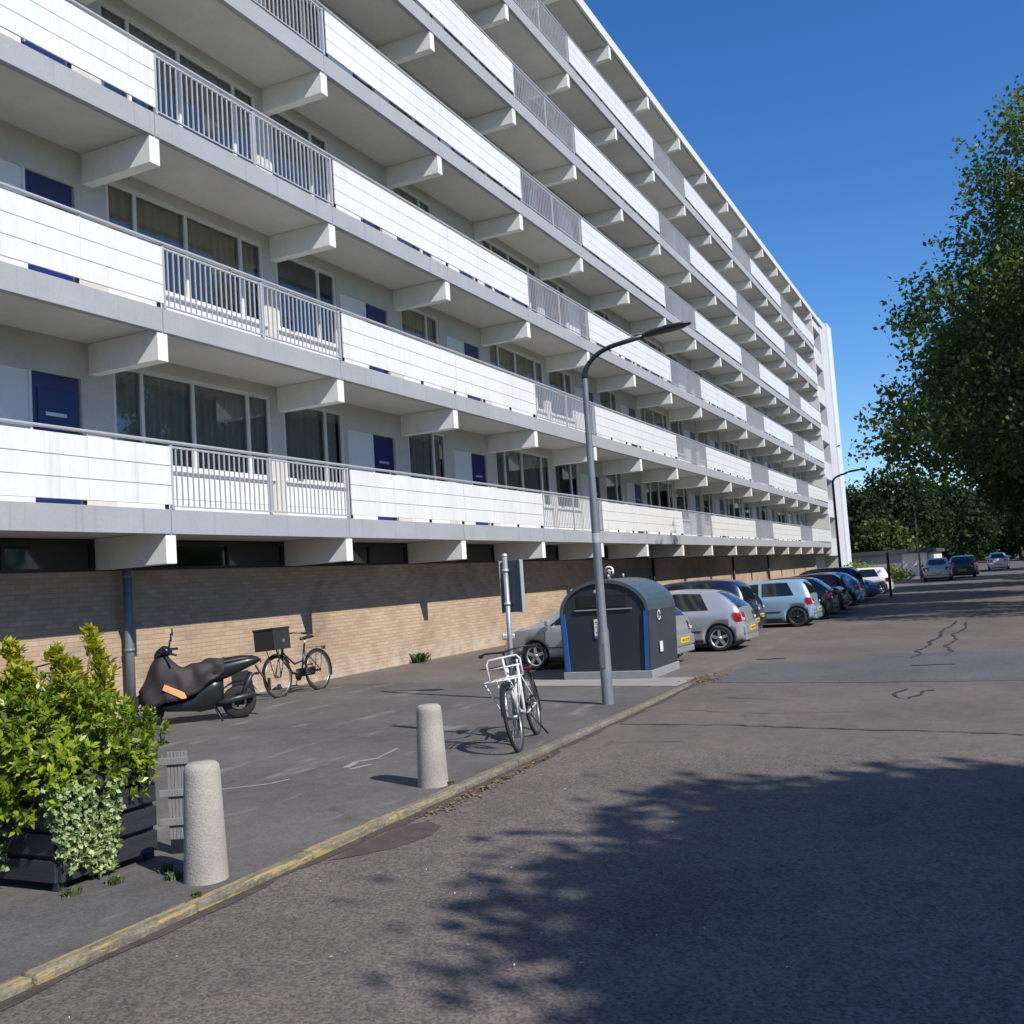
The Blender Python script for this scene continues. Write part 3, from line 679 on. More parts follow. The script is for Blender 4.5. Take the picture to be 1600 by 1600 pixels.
# recycling arrows mark and sticker on the road side
ar = MB()
for q in range(3):
    a0_ = q*2*math.pi/3; vs2 = []
    for i in range(8):
        a = a0_+i/7*1.35
        for rr_ in (.055, .08): vs2.append((.45+rr_*math.cos(a), -.748, .93+rr_*math.sin(a)))
    ar.add(vs2, [(2*i, 2*i+1, 2*i+3, 2*i+2) for i in range(7)])
    a = a0_+1.35; ar.add([(.45+.035*math.cos(a), -.748, .93+.035*math.sin(a)), (.45+.1*math.cos(a), -.748, .93+.1*math.sin(a)), (.45+.07*math.cos(a+.5), -.748, .93+.07*math.sin(a+.5))], [(0, 1, 2)])
ar.build('arrow_mark', M['panel'], o)
s = MB(); s.bbox(.42, .56, -.742, -.734, .36, .52, .003); s.build('sticker', M['panel'], o)
for xx in (.35, 1.05):
    s = MB(); s.tube([(xx, .0, 1.53), (xx, .0, 1.60)], .02, 8); s.build('lifting_pin', M['galv'], o)

# round sign glimpsed above the container, on the wall side
o = empty('round_sign', (16.9, -.05, 0)); tag(o, 'small round white sign on a post behind the recycling container', 'sign')
p = MB(); p.tube([(0, 0, 0), (0, 0, 1.62)], .02, 8); p.build('pole', M['galv'], o)
s = MB(); s.lathe([(.001, -.03), (.15, -.03), (.15, -.02), (.001, -.02)], (0, 0, 1.72), 28, axis='x'); fixn(s.build('sign_panel', M['panel'], o))
s = MB(); s.lathe([(.06, -.033), (.11, -.033)], (0, 0, 1.72), 24, axis='x', a0=R(20), a1=R(160)); s.box(-.034, -.031, -.1, -.05, 1.60, 1.72); s.box(-.034, -.031, .03, .09, 1.60, 1.70)
s.build('sign_symbol', M['darkmetal'], o)

# low post lamp
o = empty('post_lamp', (32.5, -6.25, 0)); tag(o, 'low dark post with flat pale cap in front of the blue cars', 'post')
p = MB(); p.tube([(0, 0, 0), (0, 0, 1.78)], .055, 12); p.build('pole', M['black'], o)
p = MB(); p.lathe([(.001, 1.98), (.13, 1.96), (.13, 1.93), (.05, 1.90), (.04, 1.76)], n=16); p.build('cap', M['alu'], o)

# ------------------------------------------------------------------ foliage
def leaves(name, centers, per, spread, size, mt, seed=0, parent=None, long=1.6, up=.0, quad=True, droop=0.0):
    r = np.random.default_rng(seed); cen = np.asarray(centers, float); n = len(cen)*per
    c = np.repeat(cen, per, 0)+r.normal(0, 1, (n, 3))*np.asarray(spread)*.6
    d = r.normal(0, 1, (n, 3)); d[:, 2] += up; d /= np.linalg.norm(d, axis=1)[:, None]
    e = r.normal(0, 1, (n, 3)); e -= (e*d).sum(1)[:, None]*d; e /= np.linalg.norm(e, axis=1)[:, None]
    s_ = size*r.uniform(.6, 1.25, (n, 1)); w_ = s_/long
    nn = np.cross(d, e)
    v = np.stack([c-d*s_*.5, c+e*w_*.5+nn*w_*.12, c+d*s_*.5, c-e*w_*.5+nn*w_*.12], 1).reshape(-1, 3)
    me = bpy.data.meshes.new(name); me.vertices.add(4*n); me.vertices.foreach_set('co', v.ravel())
    me.loops.add(4*n); me.loops.foreach_set('vertex_index', np.arange(4*n, dtype=np.int32))
    me.polygons.add(n); me.polygons.foreach_set('loop_start', np.arange(0, 4*n, 4, dtype=np.int32))
    try: me.polygons.foreach_set('loop_total', np.full(n, 4, dtype=np.int32))
    except Exception: pass
    me.update(calc_edges=True); me.validate(); me.materials.append(mt)
    o = bpy.data.objects.new(name, me); C.objects.link(o)
    if parent: o.parent = parent
    return o
def blob_points(blobs, n, seed, shell=.55):
    r = np.random.default_rng(seed); out = []; vol = np.array([b[3]*b[4]*b[5] for b in blobs]); vol = vol**.8; vol /= vol.sum()
    for b, q in zip(blobs, vol):
        k = int(n*q); d = r.normal(0, 1, (k, 3)); d /= np.linalg.norm(d, axis=1)[:, None]
        rad = r.uniform(shell, 1.0, (k, 1))**.6*(1+.18*np.sin(d[:, :1]*5+b[0])*np.sin(d[:, 2:]*6+b[1]))
        out.append(np.array(b[:3])+d*rad*np.array(b[3:6]))
    return np.vstack(out)
def tree(name, loc, blobs, trunk_h, trunk_r, ncl, per, size, mt, seed, label, group, spread=.42, limbs=9):
    o = empty(name, loc); tag(o, label, 'tree', group)
    rr = random.Random(seed); t = MB()
    top = max(b[2] for b in blobs)
    pts = [(0, 0, -.2), (.02, .0, trunk_h*.5), (.05, .04, trunk_h), (.1, -.05, (trunk_h+top)/2), (0, .05, top)]
    t.tube(pts, [trunk_r*1.25, trunk_r, trunk_r*.85, trunk_r*.5, .04], 12)
    for i in range(limbs):
        b_ = blobs[i % len(blobs)]; a = rr.uniform(0, 6.28)
        e = Vector((b_[0]+math.cos(a)*b_[3]*.7, b_[1]+math.sin(a)*b_[4]*.7, b_[2]+rr.uniform(-.1, .5)*b_[5]))
        s0 = Vector((0.05, 0, rr.uniform(trunk_h*.8, trunk_h+.45*(top-trunk_h))))
        mid = (s0+e)/2+Vector((0, 0, -.1*(e-s0).length+.5))
        t.tube([s0, s0*.6+mid*.4, mid, mid*.4+e*.6, e], [trunk_r*.45, trunk_r*.36, trunk_r*.26, trunk_r*.15, .02], 7)
    t.build('trunk', M['bark'], o)
    P = blob_points(blobs, ncl, seed)
    leaves('crown', P, per, spread, size, mt, seed+1, o)
    return o
GT = 'trees along the far side of the road'
# big tree, right of the frame
b1 = [(0, 2.6, 4.9, 2.6, 2.9, 1.3), (1.0, .9, 6.0, 3.6, 4.0, 1.7), (-1, -1.5, 5.6, 4.2, 3.6, 2.2), (.2, .9, 8.2, 3.0, 3.5, 1.5), (-1.4, -.8, 8.3, 2.6, 2.8, 1.7), (1.0, .3, 10.1, 2.5, 2.7, 1.5), (-.6, .5, 11.7, 1.9, 1.9, 1.1), (.3, .25, 13.0, 1.1, 1.2, .9), (-.8, -2.4, 10.4, 2.6, 2.6, 2.0), (1.8, 2.6, 6.9, 1.5, 1.4, .9)]
tree('plane_tree', (19.3, -12.6, 0), b1, 3.2, .28, 2700, 26, .165, M['leaf_tree'], 3, 'big leafy tree rising at the right edge against the sky', GT, .36, 22)
# street trees further on
b2 = [(0, 0, 6.2, 4.2, 4.2, 2.6), (.3, .4, 8.5, 3.6, 3.6, 2.4), (0, -.4, 10.5, 2.6, 2.6, 2.0)]
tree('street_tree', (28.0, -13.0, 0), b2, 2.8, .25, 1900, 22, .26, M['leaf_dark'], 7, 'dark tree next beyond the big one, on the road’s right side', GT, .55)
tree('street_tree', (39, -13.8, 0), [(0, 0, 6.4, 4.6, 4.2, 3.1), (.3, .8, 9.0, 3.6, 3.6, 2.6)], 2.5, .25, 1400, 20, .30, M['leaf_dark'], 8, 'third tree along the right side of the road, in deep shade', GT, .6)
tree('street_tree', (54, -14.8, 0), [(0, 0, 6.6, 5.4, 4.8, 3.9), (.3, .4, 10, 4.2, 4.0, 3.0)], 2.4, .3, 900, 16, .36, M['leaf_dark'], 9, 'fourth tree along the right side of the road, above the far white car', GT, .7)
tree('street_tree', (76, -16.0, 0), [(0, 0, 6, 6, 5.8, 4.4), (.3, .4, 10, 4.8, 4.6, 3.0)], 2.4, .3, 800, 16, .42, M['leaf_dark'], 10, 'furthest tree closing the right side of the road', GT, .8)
# tree behind the photographer whose crown shades the road
b4 = [(-.2, 0, 7.2, 3.6, 3.8, 2.5), (-.5, -1.5, 8.6, 3.3, 3.6, 2.4), (-.2, 2.2, 5.9, 2.9, 2.6, 1.5), (-.1, -.3, 8.9, 2.6, 2.6, 1.8), (.5, 0, 6.6, 2.8, 3, 1.8), (-.8, 1.2, 7.4, 2.6, 2.4, 1.6)]
tree('plane_tree', (-7.95, -20.2, 0), b4, 3.2, .28, 2600, 24, .26, M['leaf_tree'], 12, 'tree on the right casting the dappled shadow over the near road', GT, .5)
tag(leaves('woodland', blob_points([(x, -33-(x*7 % 5), 2.6, 5.5, 4.5, 4.2) for x in range(-42, 72, 8)], 2600, 43, .2), 16, 1.0, .7, M['leaf_dark'], 44), 'unseen band of trees opposite the flats, added to dim the skylight on the facade', 'trees', kind='stuff')  # unseen trees added to cut low skylight on the facade and shape window reflections
# background trees behind the garages
GB = 'trees behind the low garages'
def bt(x, y, hh, rw, mt, seed, label, size=.5, ncl=520):
    tree('background_tree', (x, y, 0), [(0, 0, hh*.42, rw, rw, hh*.36), (.2, .3, hh*.68, rw*.8, rw*.8, hh*.27), (0, rw*.5, hh*.55, rw*.7, rw*.7, hh*.25)], hh*.22, .3, ncl, 15, size, mt, seed, label, GB, .8, 6)
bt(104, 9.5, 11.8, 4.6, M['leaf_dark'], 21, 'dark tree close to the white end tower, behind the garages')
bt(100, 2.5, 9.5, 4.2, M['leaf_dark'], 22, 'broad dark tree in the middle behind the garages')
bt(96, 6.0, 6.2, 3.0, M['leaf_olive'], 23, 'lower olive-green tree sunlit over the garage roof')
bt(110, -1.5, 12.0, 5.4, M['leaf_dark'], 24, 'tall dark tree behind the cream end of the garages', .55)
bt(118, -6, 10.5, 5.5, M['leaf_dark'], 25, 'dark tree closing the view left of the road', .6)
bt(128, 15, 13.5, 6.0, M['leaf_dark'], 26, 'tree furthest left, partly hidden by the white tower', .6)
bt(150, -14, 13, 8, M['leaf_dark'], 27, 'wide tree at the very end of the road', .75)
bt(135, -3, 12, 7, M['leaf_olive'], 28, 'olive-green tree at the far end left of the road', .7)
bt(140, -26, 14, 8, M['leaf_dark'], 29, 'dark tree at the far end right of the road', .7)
bt(92, -1.0, 5.0, 2.6, M['leaf_olive'], 30, 'small olive-green tree just behind the garage roof')
tag(leaves('woodland', blob_points([(175, y, 5, 8, 9, 6.5) for y in range(-70, 60, 13)], 2600, 40, .3), 14, 1.0, .9, M['leaf_dark'], 41), 'dark mass of trees closing the view at the end of the street', 'trees', kind='stuff')

# garages
o = empty('garage_block', (76, -5.45, 0)); tag(o, 'low grey garage block with flat dark roof beyond the flats', 'garages')
s = MB(); s.box(0, 26, 0, 13, -.1, 1.85); s.build('wall', M['garage'], o)
s = MB(); s.box(-.3, 26.3, -.3, 13.3, 1.85, 2.15); s.build('roof', M['roofing'], o)
for i in range(8):
    s = MB(); s.bbox(.5+i*3.1, 3.1+i*3.1, -.05, -.005, 0, 1.7, .01); 
    for q in range(1, 6): s.box(.5+i*3.1, 3.1+i*3.1, -.058, -.05, q*.28, q*.28+.012)
    s.build('garage_door', M['garagew'], o)
s = MB(); s.box(-.05, -.005, 0.05, 1.9, 0, 1.8); s.build('end_panel', M['garagew'], o)
# bushes in front
o = empty('bush', (63, -3.0, 0)); tag(o, 'yellow-green bush in front of the grey garage wall', 'bush')
leaves('foliage', blob_points([(0, -.2, .35, 1.4, 1.3, .6), (3, 1.9, .5, 2, 1.7, .7), (-1.5, -1.5, .25, .9, .6, .4)], 200, 50, .2), 14, .3, .22, M['leaf_lime'], 51, o)
t = MB(); t.tube([(0, 0, -.1), (0, 0, .8)], .05); t.build('stem', M['bark'], o)

# ------------------------------------------------------------------ planter with shrub and ivy
o = empty('planter', (-6.19, -5.1, 0)); tag(o, 'black slatted wooden planter by the kerb, raised on short feet', 'planter')
PW, PD, PH = .72, .95, .60
nb = 4; ph = PH/nb
for i in range(nb):
    z0 = .05+i*ph; q = MB()
    q.bbox(0, PW, -.018, .012, z0, z0+ph-.028, .005); q.bbox(-.018, .012, .015, PD, z0, z0+ph-.028, .005)
    q.bbox(PW-.012, PW+.018, .015, PD, z0, z0+ph-.028, .005); q.bbox(0, PW, PD, PD+.025, z0, z0+ph-.028, .005)
    q.build('plank_course', M['planter'], o)
for (a, b_) in ((.03, .03), (PW-.03, .03), (.03, PD-.03), (PW-.03, PD-.03)):
    q = MB(); q.bbox(a-.03, a+.03, b_-.016, b_+.03, 0, PH+.03, .004); q.build('corner_post', M['planter'], o)
q = MB(); q.box(.02, PW-.02, .02, PD-.02, .08, PH-.06); q.build('liner', M['black'], o)
q = MB(); q.box(.03, PW-.03, .03, PD-.03, PH-.06, PH-.03); q.build('soil', M['soil'], o)
# weathered board standing by the planter end
o2 = empty('slatted_board', (-5.36, -5.2, 0)); o2.rotation_euler = (0, 0, R(-62)); tag(o2, 'narrow weathered grey board with short cross battens standing between planter and bollard', 'board')
q = MB(); 
for i in range(6): q.bbox(-.065+i*.022, -.065+i*.022+.019, -.008, .008, .09, .64, .002)
q.build('board', M['oldwood'], o2)
for zz in (.18, .36, .56): q = MB(); q.bbox(-.12, .07, -.024, -.009, zz, zz+.045, .003); q.build('batten', M['oldwood'], o2)
q = MB(); q.box(-.06, .06, -.005, .01, 0, .09); q.build('foot', M['black'], o2)

def shrub_stems(base, tips, parent, r=.012):
    q = MB()
    for t_ in tips:
        b_ = Vector(base)+Vector((random.Random(hash(t_) % 999).uniform(-.2, .2), random.Random(7).uniform(-.2, .2), 0)); t2 = Vector(t_)
        q.tube([b_, b_*.5+t2*.5+Vector((0, 0, .1)), t2], [r, r*.7, r*.3], 5)
    return q.build('stem', M['stem'], parent)
sh = empty('shrub', (-5.85, -4.62, .55)); tag(sh, 'rounded bright green shrub with yellow upright shoots, growing in the black planter', 'shrub')
r = np.random.default_rng(77)
def rosettes(P, n_leaf, size, mt, seed, parent, name='foliage', outc=None, flat=.6, long=2.3):
    # whorls of leaves pointing outwards from each twig tip
    rg = np.random.default_rng(seed); P = np.asarray(P); k = len(P)
    out = P-np.asarray(outc) if outc is not None else np.tile((0, 0, 1.), (k, 1)); out = out/np.linalg.norm(out, axis=1)[:, None]
    out = out+rg.normal(0, .35, out.shape)+np.array((0, 0, .25)); out /= np.linalg.norm(out, axis=1)[:, None]
    V = []
    A = np.repeat(out, n_leaf, 0); Q = np.repeat(P, n_leaf, 0); n = len(A)
    e = rg.normal(0, 1, (n, 3)); e -= (e*A).sum(1)[:, None]*A; e /= np.linalg.norm(e, axis=1)[:, None]
    tl = rg.uniform(.25, 1.1, (n, 1)); d = A*tl+e*flat*1.2; d /= np.linalg.norm(d, axis=1)[:, None]
    s_ = size*rg.uniform(.45, 1.2, (n, 1)); side = np.cross(d, A); side /= np.maximum(np.linalg.norm(side, axis=1)[:, None], 1e-4)
    up = np.cross(side, d); w_ = s_/long
    Q = Q-A*rg.uniform(0, .6, (n, 1))*size
    v = np.stack([Q, Q+d*s_*.45+side*w_*.5+up*w_*.12, Q+d*s_-up*s_*.08, Q+d*s_*.45-side*w_*.5+up*w_*.12], 1)
    # two quads halves for a folded leaf
    me = bpy.data.meshes.new(name); vv = v.reshape(-1, 3); me.vertices.add(len(vv)); me.vertices.foreach_set('co', vv.ravel())
    me.loops.add(4*n); me.loops.foreach_set('vertex_index', np.arange(4*n, dtype=np.int32))
    me.polygons.add(n); me.polygons.foreach_set('loop_start', np.arange(0, 4*n, 4, dtype=np.int32))
    try: me.polygons.foreach_set('loop_total', np.full(n, 4, dtype=np.int32))
    except Exception: pass
    me.update(calc_edges=True); me.validate(); me.materials.append(mt)
    o_ = bpy.data.objects.new(name, me); C.objects.link(o_); o_.parent = parent; return o_
blobs = [(-.10, -.05, .34, .52, .50, .34), (.38, -.08, .20, .36, .42, .28), (.0, -.46, .08, .45, .18, .24), (.30, -.40, .10, .2, .18, .2), (-.42, -.35, .1, .25, .3, .3), (-.45, .0, .30, .45, .5, .38), (.0, .45, .3, .5, .4, .35), (-.8, .25, .35, .4, .45, .4)]
P = blob_points(blobs, 2100, 60, .35); P = P[P[:, 2] > -.16]
rosettes(P, 9, .058, M['leaf_shrub'], 61, sh, 'foliage', outc=(-.1, .05, .0))
def spike(cx, cy, z0, z1, w_, n, seed):
    rg = np.random.default_rng(seed); t = rg.uniform(0, 1, n); a = rg.uniform(0, 6.28, n); rad = w_*(1-t**1.6*.75)*rg.uniform(.3, 1, n)
    return np.stack([cx+rad*np.cos(a)+.06*np.sin(t*4), cy+rad*np.sin(a), z0+(z1-z0)*t], 1)
S = np.vstack([spike(.36, -.02, .4, .92, .10, 130, 1), spike(.02, -.10, .45, .82, .15, 110, 2), spike(-.10, .14, .4, .88, .13, 100, 3), spike(.20, .05, .3, .72, .18, 100, 4), spike(-.38, .12, .4, .90, .14, 110, 5), spike(-.25, -.1, .4, .72, .14, 80, 6), spike(-.62, .0, .4, .85, .16, 90, 7)])
rosettes(S, 7, .06, M['leaf_yellow'], 62, sh, 'yellow_shoots', outc=(-.2, .2, -.4))
shrub_stems((0, 0, -.05), [(.36, -.02, .88), (.02, -.10, .78), (-.10, .14, .84), (.3, -.05, .3), (-.5, .0, .4), (.20, .05, .65), (-.1, -.3, .3), (-.38, .12, .85), (-.62, .0, .8)], sh)
iv = empty('ivy', (-6.15, -5.08, .5)); tag(iv, 'pale variegated ivy trailing over the planter corner, the larger clump', 'ivy', 'ivy hanging over the planter')
def hang(cx, x0, x1, y, z0, z1, n, seed, dy=.08):
    rg = np.random.default_rng(seed); x_ = rg.uniform(x0, x1, n); t = rg.uniform(0, 1, n)
    zz = z0+(z1-z0)*t; x_ = cx+(x_-cx)*(1-.35*t); return np.stack([x_, y-dy*rg.uniform(0.1, 1, n)*(1-.4*t), zz], 1)
P = np.vstack([hang(.14, -.13, .36, .0, .06, -.38, 480, 70, .15), hang(.26, .12, .38, .0, -.1, -.47, 230, 71, .10), hang(.0, -.16, .16, 0, .1, -.2, 190, 72, .15)])
rosettes(P, 6, .034, M['leaf_ivy'], 73, iv, 'foliage', outc=(.2, .5, .0), long=1.25)
q = MB()
for i in range(7): xx = -.02+i*.06; q.tube([(xx, .03, .06), (xx, -.04, .05), (xx+.02, -.045, -.15), (xx+.03, -.04, -.36)], .004, 5)
q.build('stem', M['stem'], iv)
iv2 = empty('ivy', (-6.22, -4.75, .5)); tag(iv2, 'smaller clump of variegated ivy at the left edge of the planter', 'ivy', 'ivy hanging over the planter')
rg = np.random.default_rng(80); n = 240; t = rg.uniform(0, 1, n)
P = np.stack([-.02-.13*rg.uniform(.1, 1, n), rg.uniform(-.02, .42, n)*(1-.2*t), .05-.45*t], 1)
rosettes(P, 7, .036, M['leaf_ivy'], 81, iv2, 'foliage', outc=(.5, .2, 0), long=1.25)

# weeds and litter
def weed(x, y, n, h, seed, label, z=0.0):
    rg = random.Random(seed); q = MB()
    for i in range(n):
        a = rg.uniform(0, 6.28); l = h*rg.uniform(.5, 1.2); px_, py_ = rg.gauss(0, h*.35), rg.gauss(0, h*.35); w_ = .006
        dx, dy = math.cos(a), math.sin(a); ex = l*rg.uniform(.3, .9)
        q.add([(px_-dy*w_, py_+dx*w_, 0), (px_+dy*w_, py_-dx*w_, 0), (px_+dx*ex*.5+dy*w_, py_+dy*ex*.5-dx*w_, l*.7), (px_+dx*ex, py_+dy*ex, l*.85), (px_+dx*ex*.5-dy*w_, py_+dy*ex*.5+dx*w_, l*.7)], [(0, 1, 2, 3, 4)])
    o_ = q.build('weed', M['leaf_grass'], None, (x, y, z)); tag(o_, label, 'weed', 'small weeds in the pavement'); return o_
weed(-5.98, -5.30, 90, .05, 1, 'largest weed tuft on the pavement in front of the planter')
weed(-5.70, -5.42, 60, .045, 2, 'small weed tuft midway between planter and nearest bollard')
weed(-6.22, -5.22, 60, .05, 3, 'weed tuft at the planter’s front left corner')
weed(-5.82, -5.60, 50, .05, 4, 'weeds at the foot of the nearest bollard')
weed(-6.05, -5.98, 50, .03, 5, 'weeds growing in the kerb joint')
weed(8.2, 1.2, 120, .22, 6, 'taller weeds against the brick wall')
weed(-3.2, -5.95, 90, .03, 7, 'weeds on the kerb beside the second bollard')
q = MB(); rg = random.Random(9)
for i in range(420):
    t = rg.random(); x_ = -3.95+2.1*t+rg.gauss(0, .12); y_ = -6.17-abs(rg.gauss(0, .09))*(1.1-t); s_ = rg.uniform(.008, .024); a = rg.uniform(0, 6.28); z_ = roadz(x_)+.008+rg.uniform(0, .012)
    u_ = Vector((math.cos(a), math.sin(a), rg.uniform(-.4, .4)))*s_; v_ = Vector((-math.sin(a), math.cos(a), rg.uniform(-.3, .3)))*s_*.6; c0 = Vector((x_, y_, z_))
    q.add([c0-u_, c0+v_, c0+u_, c0-v_], [(0, 1, 2, 3)])
tag(q.build('leaf_litter', M['leaflit']), 'dry brown leaves gathered in the gutter along the kerb', 'leaves', kind='stuff')
q = MB(); rg = random.Random(19)
for i in range(420):
    x_ = rg.gauss(4.0, .32); y_ = -6.12+rg.gauss(0, .13); s_ = rg.uniform(.01, .03); a = rg.uniform(0, 6.28); z_ = roadz(x_)+.01+rg.uniform(0, .012)
    u_ = Vector((math.cos(a), math.sin(a), rg.uniform(-.4, .4)))*s_; v_ = Vector((-math.sin(a), math.cos(a), rg.uniform(-.3, .3)))*s_*.6; c0 = Vector((x_, y_, z_))
    q.add([c0-u_, c0+v_, c0+u_, c0-v_], [(0, 1, 2, 3)])
tag(q.build('leaf_litter', M['leaflit']), 'dry leaves where the kerb ends by the container', 'leaves', kind='stuff')
q = MB(); rg = random.Random(12)
for i in range(46):
    x_ = rg.uniform(-8.3, -2.5); y_ = rg.uniform(-9.2, -6.3); s_ = rg.uniform(.004, .013); a = rg.uniform(0, 3)
    q.add([(x_-s_*math.cos(a), y_-s_*math.sin(a), -.04), (x_+s_*.4, y_, -.037), (x_+s_*math.cos(a), y_+s_*math.sin(a), -.04), (x_, y_+s_*.5, -.036)], [(0, 1, 2, 3)])
tag(q.build('pale_litter', M['palebit']), 'tiny pale scraps scattered over the near road', 'litter', kind='stuff')
q = MB()
for (pts, wd) in (([(-2.68, -4.57), (-2.4, -4.5), (-2.2, -4.62)], .07), ([(-2.75, -4.66), (-2.5, -4.72)], .05), ([(-3.69, -3.98), (-3.4, -4.3), (-3.2, -4.35)], .035), ([(-2.2, -4.6), (-1.7, -4.5)], .03)):
    for a, b_ in zip(pts[:-1], pts[1:]):
        d = Vector((b_[0]-a[0], b_[1]-a[1])).normalized()*wd/2; q.add([(a[0]-d.y, a[1]+d.x, .004), (a[0]+d.y, a[1]-d.x, .004), (b_[0]+d.y, b_[1]-d.x, .004), (b_[0]-d.y, b_[1]+d.x, .004)], [(0, 1, 2, 3)])
o_ = q.build('paint_splash', M['slab']); tag(o_, kind='structure')

# ------------------------------------------------------------------ cars
def paint(name, col, metal=.35, rough=.32):
    return mat(name, col, rough, metal=metal, coat=.7, var=.03, vscale=2)
def smooth_interp(x, xs, ys):
    # monotone-ish cubic through the control points
    xs = np.array(xs, float); ys = np.array(ys, float); d = np.diff(ys)/np.diff(xs); mth = np.zeros(len(xs)); mth[1:-1] = np.where(d[:-1]*d[1:] > 0, 2*d[:-1]*d[1:]/(d[:-1]+d[1:]+1e-12), 0)
    mth[0] = d[0]; mth[-1] = d[-1]; i = np.clip(np.searchsorted(xs, x)-1, 0, len(xs)-2); h = xs[i+1]-xs[i]; t = (x-xs[i])/h
    return (2*t**3-3*t**2+1)*ys[i]+(t**3-2*t**2+t)*h*mth[i]+(-2*t**3+3*t**2)*ys[i+1]+(t**3-t**2)*h*mth[i+1]
KINDS = {
 # x, top z | full size in metres, rear at x=0
 'hatch': dict(L=3.95, W=.85, top=([0, .04, .13, .40, .66, .95, 1.5, 2.05, 2.4, 3.0, 3.4, 3.75, 3.9, 3.95], [.62, .84, 1.0, 1.24, 1.385, 1.43, 1.465, 1.44, 1.33, 1.00, .90, .77, .62, .46]), belt=.93, rw=.60, wh=(.56, 3.06), wr=.30, side=[(.78, 1.66), (1.72, 2.72)]),
 'boxy': dict(L=3.85, W=.83, top=([0, .04, .12, .22, .36, .6, 1.2, 1.9, 2.25, 2.85, 3.3, 3.65, 3.8, 3.85], [.62, .84, 1.06, 1.28, 1.41, 1.44, 1.45, 1.43, 1.33, .97, .88, .76, .62, .46]), belt=.92, rw=.61, wh=(.50, 2.96), wr=.29, side=[(.55, 1.52), (1.62, 2.55)]),
 'mpv': dict(L=4.25, W=.88, top=([0, .04, .12, .22, .40, .8, 1.5, 2.2, 2.6, 3.2, 3.7, 4.05, 4.2, 4.25], [.66, .90, 1.18, 1.42, 1.56, 1.62, 1.64, 1.60, 1.47, 1.06, .95, .82, .66, .48]), belt=.98, rw=.64, wh=(.72, 3.38), wr=.31, side=[(.55, 1.35), (1.45, 2.2), (2.3, 2.95)]),
 'saloon': dict(L=4.35, W=.86, top=([0, .05, .2, .6, .95, 1.35, 1.8, 2.4, 2.75, 3.35, 3.8, 4.15, 4.3, 4.35], [.60, .86, .97, 1.0, 1.20, 1.38, 1.42, 1.40, 1.28, .96, .88, .76, .62, .46]), belt=.92, rw=.60, wh=(.80, 3.42), wr=.31, side=[(1.15, 1.95), (2.03, 2.85)]),
}
def car_body_mesh(K):
    L, W, belt, rw = K['L'], K['W'], K['belt'], K['rw']
    xs = np.concatenate([[0, .02], np.linspace(.06, L-.06, 46), [L-.02, L]])
    def zt(x): return float(smooth_interp(x, *K['top']))
    def hw(x): return W*float(smooth_interp(x, [0, .03, .15, .45, 1.2, L-1.2, L-.5, L-.2, L-.05, L], [.72, .82, .92, .98, 1, 1, .96, .87, .72, .60]))
    def gh(x): # roof half width
        f = min(1, max(0, (zt(x)-belt)/.5)); return hw(x)*(.93-(.93-rw/W)*f)
    def section(x):
        z, h_ = zt(x), hw(x); zb = .17+.10*max(0, 1-x/.35)+.05*max(0, 1-(L-x)/.3)
        bl = min(belt-.02*(x/L), z-.03); g_ = gh(x); r_ = .07 if z > belt+.1 else .02
        return [(0, zb), (h_*.86, zb), (h_*.965, zb+.05), (h_*.985, zb+.16), (h_, .52*bl+.48*zb), (h_*.995, bl-.16), (h_*.975, bl-.05), (h_*.945, bl),
                (g_+(h_*.945-g_)*.06, z-r_), (g_*.955, z-r_*.35), (g_*.80, z-.012), (g_*.4, z), (0, z)]
    V, F = [], []; ns = 13
    for x in xs:
        s = section(float(x)); V += [(x, p, q) for p, q in s]+[(x, -p, q) for p, q in s[1:-1]][::-1]
    n = 2*ns-2
    for i in range(len(xs)-1):
        for j in range(n): F.append((i*n+j, i*n+(j+1) % n, (i+1)*n+(j+1) % n, (i+1)*n+j))
    F.append(tuple(range(n))[::-1]); F.append(tuple((len(xs)-1)*n+j for j in range(n)))
    return V, F, zt, hw, gh
def patch(zt, hw, gh, belt, x0, x1, s0, s1, side, off=.006, nx=12, nz=6, slant0=0.0, slant1=0.0, roundc=.0):
    mb = MB(); vs = []
    for i in range(nx+1):
        for j in range(nz+1):
            t = j/nz; s = s0+(s1-s0)*t; a = x0+slant0*t; b_ = x1-slant1*t; x = a+(b_-a)*i/nx
            z, h_ = zt(x), hw(x); g_ = gh(x); bl = min(belt-.02*(x/4), z-.03); zb2, zt2 = bl, z-.07
            y = h_*.945+(g_+(h_*.945-g_)*.06-h_*.945)*s; vs.append((x, side*(y+off), zb2+(zt2-zb2)*s+off*.3))
    for i in range(nx):
        for j in range(nz): mb.f.append((i*(nz+1)+j, (i+1)*(nz+1)+j, (i+1)*(nz+1)+j+1, i*(nz+1)+j+1)); mb.sm.append(True)
    mb.v = vs; return mb
BODY = {}
